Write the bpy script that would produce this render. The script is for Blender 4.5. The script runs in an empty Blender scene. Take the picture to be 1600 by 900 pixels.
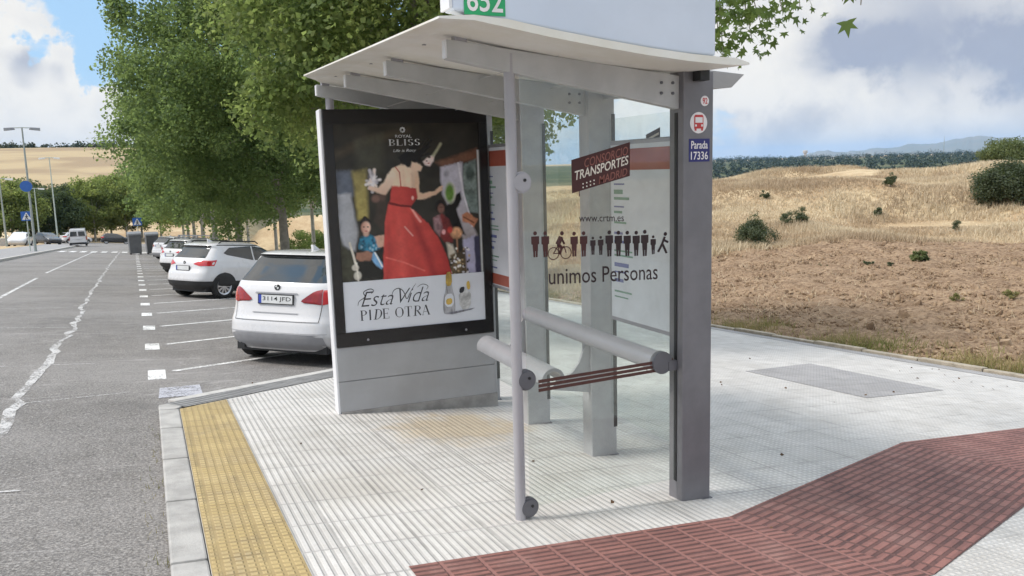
import bpy, bmesh, math, random
import numpy as np
from mathutils import Vector, Matrix, noise as mnoise

rad = math.radians
SC = bpy.context.scene
COL = SC.collection

# ------------------------------------------------------------------ camera
cam_d = bpy.data.cameras.new("camera")
cam_o = bpy.data.objects.new("camera", cam_d)
COL.objects.link(cam_o)
cam_d.sensor_fit = 'HORIZONTAL'
cam_d.sensor_width = 36.0
cam_d.lens = 36.0 * 1263.39 / 1600.0
cam_d.clip_start = 0.1
cam_d.clip_end = 60000
CAM_F = Vector((0.4067, 0.9022, -0.1442)).normalized()
PIT, ROL, YAW, EYE = 0.144739, -0.026866, 0.423497, 1.62
_cy, _sy = math.cos(YAW), math.sin(YAW)
F_ = Vector((_sy * math.cos(PIT), _cy * math.cos(PIT), -math.sin(PIT)))
R_ = Vector((_cy, -_sy, 0)); U_ = R_.cross(F_)
R2 = R_ * math.cos(ROL) + U_ * math.sin(ROL)
U2 = -R_ * math.sin(ROL) + U_ * math.cos(ROL)
m3 = Matrix((R2, U2, -F_)).transposed()
cam_o.matrix_world = Matrix.Translation((0, 0, EYE)) @ m3.to_4x4()
SC.camera = cam_o

# ------------------------------------------------------------------ light
SUN_AZ, SUN_EL = rad(-78), rad(50)          # azimuth from +Y towards +X
sun_dir = Vector((math.cos(SUN_EL) * math.sin(SUN_AZ), math.cos(SUN_EL) * math.cos(SUN_AZ), math.sin(SUN_EL)))
sd = bpy.data.lights.new("sun", 'SUN')
sd.energy = 2.0
sd.angle = rad(14)
sd.color = (1.0, 0.955, 0.90)
so = bpy.data.objects.new("sun", sd)
COL.objects.link(so)
so.rotation_euler = sun_dir.to_track_quat('Z', 'Y').to_euler()

SC.view_settings.view_transform = 'Standard'
SC.view_settings.look = 'None'
SC.view_settings.exposure = 0.74
SC.view_settings.gamma = 1.0
SC.view_settings.use_curve_mapping = False
SC.cycles.max_bounces = 8
SC.cycles.transparent_max_bounces = 16
SC.cycles.volume_bounces = 0
SC.cycles.sample_clamp_indirect = 6


def pixdir(u, v):
    """direction (world) seen at photo pixel u, v: used for clouds and far terrain only as a bearing"""
    d = F_ * 1263.39 + R2 * (u - 800) - U2 * (v - 450)
    return d.normalized()


world = bpy.data.worlds.new("World")
SC.world = world
world.use_nodes = True
wt = world.node_tree
wt.nodes.clear()


class NT:
    """tiny node-tree helper"""
    def __init__(s, tree): s.t = tree
    def n(s, typ, **kw):
        nd = s.t.nodes.new(typ)
        for k, v in kw.items():
            if k == 'inp':
                for a, b in v.items():
                    if isinstance(b, bpy.types.NodeSocket): s.t.links.new(b, nd.inputs[a])
                    else: nd.inputs[a].default_value = b
            else: setattr(nd, k, v)
        return nd
    def math(s, op, a, b=0.0, c=None, clamp=False):
        nd = s.n('ShaderNodeMath', operation=op, use_clamp=clamp)
        for i, x in enumerate((a, b) if c is None else (a, b, c)):
            if isinstance(x, bpy.types.NodeSocket): s.t.links.new(x, nd.inputs[i])
            else: nd.inputs[i].default_value = x
        return nd.outputs[0]
    def mix(s, f, a, b, blend='MIX'):
        nd = s.n('ShaderNodeMix', data_type='RGBA', blend_type=blend)
        for i, x in ((0, f), (6, a), (7, b)):
            if isinstance(x, bpy.types.NodeSocket): s.t.links.new(x, nd.inputs[i])
            else:
                if i and len(x) == 3: x = (*x, 1)
                nd.inputs[i].default_value = x
        return nd.outputs[2]
    def noise(s, vec, scale, detail=4, rough=.55, dist=0.):
        nd = s.n('ShaderNodeTexNoise', inp={'Scale': scale, 'Detail': detail, 'Roughness': rough, 'Distortion': dist})
        if vec is not None: s.t.links.new(vec, nd.inputs['Vector'])
        return nd.outputs[0]
    def ramp(s, f, a, b, lo=0., hi=1.):
        nd = s.n('ShaderNodeMapRange', interpolation_type='SMOOTHSTEP', inp={1: a, 2: b, 3: lo, 4: hi})
        s.t.links.new(f, nd.inputs[0])
        return nd.outputs[0]
    def link(s, a, b): s.t.links.new(a, b)


W = NT(wt)
sky = W.n('ShaderNodeTexSky', sky_type='NISHITA', sun_disc=False, sun_elevation=SUN_EL, sun_rotation=SUN_AZ,
          altitude=650, air_density=1.0, dust_density=1.6, ozone_density=1.2)
tc = W.n('ShaderNodeTexCoord')
gen = tc.outputs['Generated']
# clouds: stretched noise on a dome at cloud height (direction / (z + k))
sepd = W.n('ShaderNodeSeparateXYZ'); W.link(gen, sepd.inputs[0])
zz = W.math('MAXIMUM', sepd.outputs[2], 0.0)
den = W.math('ADD', zz, 0.22)
cx = W.math('DIVIDE', sepd.outputs[0], den)
cy_ = W.math('DIVIDE', sepd.outputs[1], den)
comb = W.n('ShaderNodeCombineXYZ'); W.link(cx, comb.inputs[0]); W.link(cy_, comb.inputs[1]); W.link(W.math('MULTIPLY', zz, 5.0), comb.inputs[2])
cv = comb.outputs[0]
n1 = W.noise(cv, 1.25, 9, .58, .25)
n2 = W.noise(gen, 7.5, 8, .58, .2)
n3 = W.noise(gen, 19.0, 6, .6, .2)


def blob(u, v, size):
    """soft spot in the sky round a bearing"""
    d = pixdir(u, v)
    vm = W.n('ShaderNodeVectorMath', operation='DISTANCE')
    W.link(gen, vm.inputs[0]); vm.inputs[1].default_value = d
    jit = W.math('ADD', W.math('MULTIPLY_ADD', n2, 2.6 * size, -1.3 * size), W.math('MULTIPLY_ADD', n3, 1.5 * size, -.75 * size))
    dist = W.math('ADD', vm.outputs[1], jit)
    return W.ramp(dist, size * 0.2, size * 1.15, 1.0, 0.0)


cov = W.math('ADD', W.math('MULTIPLY', n1, 0.7), W.math('MULTIPLY', n2, 0.42))
for (u, v, s_, a) in ((190, 15, .13, -.34), (110, -60, .13, -.3), (230, -90, .22, -.3), (30, 60, .13, .46), (120, 120, .11, .34), (30, 190, .14, .10), (1500, 50, .34, .30), (1290, 140, .2, .16), (1130, 215, .06, -.16), (1130, 160, .06, -.1), (1400, 215, .12, -.06), (1570, 170, .06, -.06)):
    cov = W.math('MULTIPLY_ADD', blob(u, v, s_), a, cov)
cover = W.ramp(cov, .47, .60)
dark = W.math('ADD', W.math('MULTIPLY', n2, .55), W.math('MULTIPLY', n3, .40))
dark = W.math('SUBTRACT', dark, .09)
for (u, v, s_, a) in ((1530, 30, .20, .16), (1450, 84, .07, .34), (1370, 82, .05, .32), (1540, 90, .06, .34), (1610, 92, .07, .34), (1300, 84, .04, .3), (1345, 58, .04, .2), (1400, 30, .12, .12), (60, 50, .26, -.30), (60, 116, .03, .34), (112, 116, .02, .3), (10, 112, .03, .3), (15, 58, .03, .24), (78, 80, .025, .22), (60, 190, .12, -.12), (1350, 155, .16, -.20), (1530, 160, .14, -.16), (1180, 60, .08, -.14), (110, 40, .05, -.15), (130, 90, .03, -.1), (40, 10, .05, -.15), (1230, 55, .04, .12)):
    dark = W.math('MULTIPLY_ADD', blob(u, v, s_), a, dark)
shade = W.ramp(dark, .26, .86)
ccol = W.mix(shade, (4.0, 3.86, 3.6), (1.7, 1.84, 2.24))
ccol = W.mix(W.ramp(n3, .36, .68), ccol, W.mix(.22, ccol, (2.0, 2.15, 2.5)))
hz = W.ramp(sepd.outputs[2], -.01, .13, 1., 0.)
skyb = W.mix(.85, sky.outputs[0], (1.6, 2.55, 3.6))
skyb = W.mix(W.math('MULTIPLY', hz, .75), skyb, (3.2, 3.5, 3.9))
fin = W.mix(W.math('MULTIPLY', cover, W.ramp(sepd.outputs[2], .0, .05, .55, .97)), skyb, ccol)
# overcast light: the cloud deck overhead is brighter than near the horizon
up_ = W.n('ShaderNodeVectorMath', operation='SCALE'); W.link(fin, up_.inputs[0]); W.link(W.ramp(sepd.outputs[2], .30, .75, 1., 2.1), up_.inputs[3])
fin = up_.outputs[0]
bg = W.n('ShaderNodeBackground', inp={'Strength': 0.15})
W.link(fin, bg.inputs['Color'])
wo = W.n('ShaderNodeOutputWorld'); W.link(bg.outputs[0], wo.inputs['Surface'])

# ------------------------------------------------------------------ materials
MATS = {}


def base_mat(name):
    m = bpy.data.materials.new(name)
    m.use_nodes = True
    nt = m.node_tree
    return m, NT(nt), nt.nodes['Principled BSDF']


def mat(name, c, rough=.5, metal=0., var=.12, scale=6., bump=0., bscale=40., c2=None, spec=.5, coat=0., coords='Object', detail=5):
    """principled material with a soft two-tone noise variation and optional bump"""
    if name in MATS: return MATS[name]
    m, N, p = base_mat(name)
    t = N.n('ShaderNodeTexCoord')
    v = t.outputs[coords]
    n = N.noise(v, scale, detail, .6)
    f = N.ramp(n, .3, .7)
    a = tuple(c)
    b = tuple(c2) if c2 else tuple(x * (1 - var) for x in c)
    col = N.mix(f, a, b)
    N.link(col, p.inputs['Base Color'])
    rn = N.math('MULTIPLY_ADD', n, .2, rough - .1)
    N.link(rn, p.inputs['Roughness'])
    p.inputs['Metallic'].default_value = metal
    p.inputs['Specular IOR Level'].default_value = spec
    p.inputs['Coat Weight'].default_value = coat
    p.inputs['Coat Roughness'].default_value = .05
    if bump:
        bn = N.n('ShaderNodeBump', inp={'Strength': bump, 'Distance': .01})
        N.link(N.noise(v, bscale, 4, .6), bn.inputs['Height'])
        N.link(bn.outputs[0], p.inputs['Normal'])
    MATS[name] = m
    return m


def glass_mat(name, tint, refl=1.0, dirt=.06, dirtcol=(.6, .62, .55)):
    if name in MATS: return MATS[name]
    m, N, p = base_mat(name)
    N.t.nodes.remove(p)
    out = [x for x in N.t.nodes if x.type == 'OUTPUT_MATERIAL'][0]
    tr = N.n('ShaderNodeBsdfTransparent', inp={'Color': (*tint, 1)})
    gl = N.n('ShaderNodeBsdfGlossy', inp={'Roughness': .02, 'Color': (1, 1, 1, 1)})
    fr = N.n('ShaderNodeFresnel', inp={'IOR': 1.5})
    mx = N.n('ShaderNodeMixShader')
    ge = N.n('ShaderNodeNewGeometry')
    fr.inputs['IOR'].default_value = 1.45
    N.link(N.math('MULTIPLY', N.math('MULTIPLY', fr.outputs[0], refl), N.math('SUBTRACT', 1., ge.outputs['Backfacing'])), mx.inputs[0]); N.link(tr.outputs[0], mx.inputs[1]); N.link(gl.outputs[0], mx.inputs[2])
    df = N.n('ShaderNodeBsdfDiffuse', inp={'Color': (*dirtcol, 1)})
    t = N.n('ShaderNodeTexCoord')
    nn = N.noise(t.outputs['Object'], 5., 6, .65, .6)
    mx2 = N.n('ShaderNodeMixShader')
    N.link(N.ramp(nn, .35, .8, dirt * .4, dirt * 2.), mx2.inputs[0]); N.link(mx.outputs[0], mx2.inputs[1]); N.link(df.outputs[0], mx2.inputs[2])
    N.link(mx2.outputs[0], out.inputs['Surface'])
    MATS[name] = m
    return m


def leaf_mat(name, c1, c2, c3, trans=.35, scale=.5, rough=.55, tcol=(.27, .34, .09)):
    """leaves: each leaf its own tint, whole sprays lighter or darker kinds"""
    if name in MATS: return MATS[name]
    m, N, p = base_mat(name)
    out = [x for x in N.t.nodes if x.type == 'OUTPUT_MATERIAL'][0]
    g = N.n('ShaderNodeNewGeometry')
    t = N.n('ShaderNodeTexCoord')
    n = N.ramp(N.noise(t.outputs['Object'], scale, 3, .6), .38, .66)
    a = N.mix(g.outputs['Random Per Island'], c1, c2)
    col = N.mix(N.math('MULTIPLY', n, .75), a, c3)
    N.link(col, p.inputs['Base Color'])
    p.inputs['Roughness'].default_value = rough
    p.inputs['Specular IOR Level'].default_value = .35
    tl = N.n('ShaderNodeBsdfTranslucent')
    N.link(N.mix(.5, col, tcol), tl.inputs['Color'])
    mx = N.n('ShaderNodeMixShader', inp={0: trans})
    N.link(p.outputs[0], mx.inputs[1]); N.link(tl.outputs[0], mx.inputs[2])
    N.link(mx.outputs[0], out.inputs['Surface'])
    MATS[name] = m
    return m


def asphalt_mat():
    m, N, p = base_mat('asphalt')
    t = N.n('ShaderNodeTexCoord'); v = t.outputs['Object']
    big = N.noise(v, .35, 5, .6)
    mid = N.noise(v, 3.0, 5, .65)
    fine = N.noise(v, 55., 3, .7)
    vor = N.n('ShaderNodeTexVoronoi', inp={'Scale': 75.}); N.link(v, vor.inputs['Vector'])
    c = N.mix(N.ramp(big, .35, .65), (.115, .105, .098), (.175, .162, .153))
    c = N.mix(N.math('MULTIPLY', N.ramp(mid, .4, .7), .5), c, (.225, .21, .20))
    c = N.mix(N.ramp(fine, .45, .72), c, (.33, .31, .29))
    c = N.mix(N.math('MULTIPLY', N.ramp(fine, .5, .3), .75), c, (.05, .047, .045))
    c = N.mix(N.math('MULTIPLY', N.ramp(N.noise(v, .75, 4, .6, .8), .58, .74), .45), c, (.075, .07, .066))
    c = N.mix(N.math('MULTIPLY', N.ramp(N.noise(v, .16, 3, .5), .5, .66), .35), c, (.27, .255, .245))
    # cross cracks / seams of old repairs
    mp = N.n('ShaderNodeMapping', inp={'Scale': (.06, .55, 1.)}); N.link(v, mp.inputs['Vector'])
    w = N.noise(mp.outputs[0], 1.2, 3, .5, .3)
    seam = N.math('ABSOLUTE', N.math('SUBTRACT', w, .5))
    c = N.mix(N.ramp(seam, .0, .0035, .45, 0.), c, (.36, .34, .33))
    N.link(c, p.inputs['Base Color'])
    p.inputs['Roughness'].default_value = .85
    b = N.n('ShaderNodeBump', inp={'Strength': .6, 'Distance': .012})
    N.link(N.math('ADD', fine, N.math('MULTIPLY', vor.outputs[0], .5)), b.inputs['Height'])
    N.link(b.outputs[0], p.inputs['Normal'])
    MATS['asphalt'] = m
    return m


def paver_mat(name, c1, c2, groove, pitch, cross, tile, gw=.35, dirt=(.2, .18, .15), dirt_amt=.35, rot=0., cmask=None, bumpd=.006, stain=None, joint=.55):
    """ribbed pavers: ribs along Y (pitch metres), optional cross ribs, tile joints"""
    m, N, p = base_mat(name)
    t = N.n('ShaderNodeTexCoord'); v = t.outputs['Object']
    if rot:
        mp = N.n('ShaderNodeMapping', inp={'Rotation': (0, 0, rot)}); N.link(v, mp.inputs['Vector']); v = mp.outputs[0]
    s = N.n('ShaderNodeSeparateXYZ'); N.link(v, s.inputs[0])
    X, Y = s.outputs[0], s.outputs[1]
    def tri(a, per):   # 0 at the groove, .5 at the middle
        fr = N.math('FRACT', N.math('DIVIDE', N.math('ADD', a, 100.0), per))
        return N.math('MINIMUM', fr, N.math('SUBTRACT', 1., fr))
    gx = N.ramp(tri(X, pitch), gw * .35, gw * .8, 1., 0.)
    if cross:
        gy = N.ramp(tri(Y, cross), gw * .35, gw * .8, 1., 0.)
        if cmask:
            gy = N.math('MULTIPLY', gy, N.ramp(X, cmask[0], cmask[1]))
        gg = N.math('MAXIMUM', gx, gy)
    else: gg = gx
    jx = N.ramp(tri(X, tile), .004 / tile, .012 / tile, 1., 0.)
    jy = N.ramp(tri(Y, tile), .004 / tile, .012 / tile, 1., 0.)
    jj = N.math('MAXIMUM', jx, jy)
    wn = N.n('ShaderNodeTexWhiteNoise', noise_dimensions='2D')
    cc = N.n('ShaderNodeCombineXYZ')
    N.link(N.math('FLOOR', N.math('DIVIDE', X, tile)), cc.inputs[0]); N.link(N.math('FLOOR', N.math('DIVIDE', Y, tile)), cc.inputs[1])
    N.link(cc.outputs[0], wn.inputs['Vector'])
    big = N.noise(v, .55, 5, .6, .3)
    mid = N.noise(v, 4.5, 6, .65)
    fine = N.noise(v, 60., 3, .7)
    c = N.mix(wn.outputs[0], c1, c2)
    c = N.mix(N.math('MULTIPLY', N.ramp(fine, .35, .7), .22), c, dirt)
    c = N.mix(N.math('MULTIPLY', N.ramp(N.math('MULTIPLY_ADD', mid, .5, N.math('MULTIPLY', big, .6)), .5, .72), dirt_amt), c, dirt)
    vg = N.n('ShaderNodeTexVoronoi', inp={'Scale': 2.3}); N.link(v, vg.inputs['Vector'])
    c = N.mix(N.ramp(N.math('ADD', vg.outputs[0], N.math('MULTIPLY', fine, .03)), .03, .05, .5, 0.), c, tuple(x * .6 for x in dirt))
    soft = N.noise(v, 1.7, 5, .65, .5)
    c = N.mix(N.math('MULTIPLY', N.ramp(soft, .52, .72), .4), c, dirt)
    gs = N.math('MULTIPLY', gg, N.ramp(mid, .25, .75, .45, 1.))
    c = N.mix(gs, c, groove)
    c = N.mix(N.math('MULTIPLY', jj, N.ramp(mid, .3, .7, .1, joint)), c, tuple(x * .5 for x in groove))
    if stain:
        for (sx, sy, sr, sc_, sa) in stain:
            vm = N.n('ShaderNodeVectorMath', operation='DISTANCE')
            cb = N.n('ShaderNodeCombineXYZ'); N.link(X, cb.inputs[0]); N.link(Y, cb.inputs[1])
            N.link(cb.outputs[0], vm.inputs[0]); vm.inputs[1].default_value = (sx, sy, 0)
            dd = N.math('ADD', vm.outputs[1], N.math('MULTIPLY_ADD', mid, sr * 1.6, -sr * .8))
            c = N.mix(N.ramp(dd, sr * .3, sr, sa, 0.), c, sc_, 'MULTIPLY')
    N.link(c, p.inputs['Base Color'])
    p.inputs['Roughness'].default_value = .75
    b = N.n('ShaderNodeBump', inp={'Strength': .8, 'Distance': bumpd})
    h = N.math('SUBTRACT', N.math('MULTIPLY', fine, .2), N.math('MAXIMUM', gg, jj))
    N.link(h, b.inputs['Height']); N.link(b.outputs[0], p.inputs['Normal'])
    MATS[name] = m
    return m


def red_tactile_mat(name, angle, bar=.29, row=.05, joint_dark=0.):
    """red paving: raised bars in columns, dirt in the gaps, flat paler joints between the columns"""
    m, N, p = base_mat(name)
    t = N.n('ShaderNodeTexCoord')
    mp = N.n('ShaderNodeMapping', inp={'Rotation': (0, 0, angle)}); N.link(t.outputs['Object'], mp.inputs['Vector'])
    v = mp.outputs[0]
    s = N.n('ShaderNodeSeparateXYZ'); N.link(v, s.inputs[0])
    X = N.math('ADD', s.outputs[0], 100.); Y = N.math('ADD', s.outputs[1], 100.)
    mid = N.noise(v, 3.5, 6, .65)
    fine = N.noise(v, 45., 4, .7)
    lowf = N.noise(v, 1.1, 4, .6, .6)
    Yw = N.math('ADD', Y, N.math('MULTIPLY', N.math('SUBTRACT', fine, .5), .012))
    def tri(a, per):
        fr = N.math('FRACT', N.math('DIVIDE', a, per)); return N.math('MINIMUM', fr, N.math('SUBTRACT', 1., fr))
    ty = tri(Yw, row); tx = tri(X, bar)
    groove = N.ramp(ty, .10, .24, 1., 0.)
    joint = N.ramp(tx, .035, .07, 1., 0.)
    wn = N.n('ShaderNodeTexWhiteNoise', noise_dimensions='2D'); cc = N.n('ShaderNodeCombineXYZ')
    N.link(N.math('FLOOR', N.math('DIVIDE', X, bar)), cc.inputs[0]); N.link(N.math('FLOOR', N.math('DIVIDE', N.math('ADD', Y, row / 2), row)), cc.inputs[1]); N.link(cc.outputs[0], wn.inputs['Vector'])
    c = N.mix(wn.outputs[0], (.255, .112, .092), (.175, .075, .063))
    c = N.mix(N.math('MULTIPLY', N.ramp(mid, .48, .72), .5), c, (.34, .19, .16))
    c = N.mix(N.math('MULTIPLY', N.ramp(fine, .42, .7), .4), c, (.15, .068, .058))
    c = N.mix(N.math('MULTIPLY', N.ramp(lowf, .5, .7), .45), c, (.12, .055, .05))
    g = N.math('MULTIPLY', groove, N.ramp(mid, .2, .6, .95, .55))
    g = N.math('MULTIPLY', g, N.math('SUBTRACT', 1., joint))
    c = N.mix(g, c, (.04, .02, .02))
    c = N.mix(N.math('MULTIPLY', joint, .6), c, (.05, .025, .022) if joint_dark else (.24, .115, .098))
    N.link(c, p.inputs['Base Color'])
    p.inputs['Roughness'].default_value = .8
    b = N.n('ShaderNodeBump', inp={'Strength': 1., 'Distance': .008})
    N.link(N.math('SUBTRACT', N.math('MULTIPLY', fine, .15), N.math('MAXIMUM', groove, joint)), b.inputs['Height']); N.link(b.outputs[0], p.inputs['Normal'])
    MATS[name] = m
    return m


def ground_mat(name, kind):
    m, N, p = base_mat(name)
    t = N.n('ShaderNodeTexCoord'); v = t.outputs['Object']
    at = N.n('ShaderNodeAttribute', attribute_name='mask')
    big = N.noise(v, .08 if kind == 'far' else .25, 6, .6, .4)
    mid = N.noise(v, 1.3, 6, .65, .2)
    fine = N.noise(v, 9., 6, .72)
    soil = N.mix(N.ramp(mid, .32, .68), (.31, .215, .138), (.215, .143, .09))
    soil = N.mix(N.math('MULTIPLY', N.ramp(fine, .52, .38), .85), soil, (.115, .07, .042))
    soil = N.mix(N.math('MULTIPLY', N.ramp(fine, .55, .72), .6), soil, (.52, .40, .26))
    dry = N.mix(N.ramp(mid, .3, .7), (.54, .435, .28), (.38, .28, .17))
    dry = N.mix(N.math('MULTIPLY', N.ramp(big, .4, .62), .7), dry, (.30, .19, .105))
    dry = N.mix(N.math('MULTIPLY', N.ramp(fine, .5, .7), .4), dry, (.52, .42, .24))
    s = N.n('ShaderNodeSeparateColor'); N.link(at.outputs['Color'], s.inputs[0])
    c = N.mix(s.outputs[0], soil, dry)
    if kind == 'far':
        w = N.noise(v, .012, 4, .5, .5)
        fld = N.mix(N.ramp(w, .42, .58), (.27, .20, .125), (.37, .285, .17))
        c = N.mix(s.outputs[1], c, fld)
        grn = N.mix(N.ramp(w, .45, .55), (.045, .06, .025), (.10, .10, .05))
        c = N.mix(s.outputs[2], c, grn)
    N.link(c, p.inputs['Base Color'])
    p.inputs['Roughness'].default_value = .95
    p.inputs['Specular IOR Level'].default_value = .15
    b = N.n('ShaderNodeBump', inp={'Strength': .9, 'Distance': .06})
    N.link(N.math('ADD', fine, N.math('MULTIPLY', mid, .7)), b.inputs['Height']); N.link(b.outputs[0], p.inputs['Normal'])
    MATS[name] = m
    return m


def worn_paint(name, c, wear=.5):
    m, N, p = base_mat(name)
    out = [x for x in N.t.nodes if x.type == 'OUTPUT_MATERIAL'][0]
    t = N.n('ShaderNodeTexCoord'); v = t.outputs['Object']
    n = N.math('ADD', N.math('MULTIPLY', N.noise(v, 38., 4, .7), .6), N.math('MULTIPLY', N.noise(v, 3., 4, .6), .4))
    p.inputs['Base Color'].default_value = (*c, 1)
    p.inputs['Roughness'].default_value = .7
    tr = N.n('ShaderNodeBsdfTransparent')
    mx = N.n('ShaderNodeMixShader')
    N.link(N.ramp(n, wear - .08, wear + .08), mx.inputs[0]); N.link(p.outputs[0], mx.inputs[1]); N.link(tr.outputs[0], mx.inputs[2])
    N.link(mx.outputs[0], out.inputs['Surface'])
    MATS[name] = m
    return m


asphalt_mat()
paver_mat('pale_pavers', (.595, .572, .548), (.515, .494, .472), (.365, .348, .33), .046, .046, .40, gw=.36, dirt=(.33, .30, .26), dirt_amt=.45, cmask=(2.6, 3.6),
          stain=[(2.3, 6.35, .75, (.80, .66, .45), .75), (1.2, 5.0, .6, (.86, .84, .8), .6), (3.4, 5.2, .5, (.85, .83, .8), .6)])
paver_mat('grey_pavers', (.36, .345, .34), (.32, .31, .305), (.21, .20, .20), .05, .05, .40, gw=.3, dirt=(.2, .19, .18), dirt_amt=.3)
paver_mat('yellow_tactile', (.50, .38, .18), (.40, .295, .125), (.28, .205, .095), .0535, .0535, .215, gw=.34, dirt=(.33, .26, .16), dirt_amt=.95, joint=.5)
paver_mat('dark_tactile', (.27, .265, .26), (.22, .215, .215), (.10, .10, .10), .06, 0, .30, gw=.55, dirt=(.15, .14, .13), dirt_amt=.4, rot=rad(-33))
red_tactile_mat('red_tactile', rad(0), .20, .05)
red_tactile_mat('red_tactile_turned', rad(-20), .17, .062, 1.)
mat('kerb_concrete', (.40, .385, .365), .85, var=.3, scale=5, bump=.4, bscale=60)
mat('flush_kerb', (.50, .48, .455), .85, var=.25, scale=7, bump=.3)
mat('soil_kerb', (.38, .33, .26), .9, var=.35, scale=6, bump=.5, bscale=30)
worn_paint('white_paint', (.70, .69, .675), .555)
worn_paint('thin_paint', (.60, .59, .58), .53)
worn_paint('crack_filler', (.50, .485, .475), .52)
worn_paint('pale_patch', (.42, .42, .46), .55)
ground_mat('field_soil', 'near')
ground_mat('terrain', 'far')
mat('shelter_grey', (.41, .41, .42), .42, metal=.15, var=.14, scale=5, detail=9, bump=.06, bscale=90)
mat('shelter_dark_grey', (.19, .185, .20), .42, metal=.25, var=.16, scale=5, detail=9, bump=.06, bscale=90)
mat('pole_grey', (.37, .36, .385), .4, metal=.2, var=.1, scale=3)
mat('roof_white', (.74, .73, .70), .45, var=.12, scale=2.2, c2=(.66, .63, .56))
mat('beam_grey', (.47, .475, .48), .5, var=.18, scale=4, detail=9)
mat('header_white', (.60, .65, .75), .14, var=.08, scale=1.5, coat=.4)
mat('header_frame', (.70, .70, .72), .35, var=.06)
mat('gasket_black', (.015, .015, .017), .5)
mat('clamp_grey', (.13, .13, .145), .45, metal=.3)
mat('rail_grey', (.32, .315, .345), .32, metal=.25, var=.08, scale=4)
mat('seat_white', (.31, .31, .325), .38, metal=.1, var=.1)
glass_mat('clear_glass', (.965, .985, .972), 1.5, .035)
glass_mat('back_glass', (.95, .97, .96), 1.0, .035)
mat('decal_maroon', (.055, .010, .009), .6, var=.2)
mat('decal_dark', (.022, .007, .009), .6, var=.2)
mat('decal_stripe', (.085, .028, .022), .5, var=.25, scale=14)
mat('decal_pale', (.72, .66, .58), .5)
mat('decal_red_text', (.26, .09, .07), .6)
mat('sticker_white', (.80, .76, .77), .4)
mat('sticker_red', (.55, .05, .05), .4)
mat('sticker_navy', (.022, .024, .15), .4)
mat('sign_green', (.02, .36, .13), .4)
mat('map_paper', (.62, .64, .68), .35, var=.1, scale=4)
mat('map_red', (.34, .085, .055), .4, var=.15)
mat('map_ink', (.16, .30, .22), .5)
mat('map_ink_blue', (.12, .14, .32), .5)
mat('cabinet_grey', (.40, .405, .42), .42, metal=.1, var=.1, scale=2.5, c2=(.35, .35, .36))
mat('cabinet_white', (.74, .74, .76), .4, var=.06)
mat('frame_black', (.010, .009, .010), .22, var=.1)
mat('concrete_foot', (.36, .345, .33), .85, var=.35, scale=6, bump=.3)
MATS['poster_white'] = mat('poster_white', (.76, .78, .84), .35, var=.06, scale=3)


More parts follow.
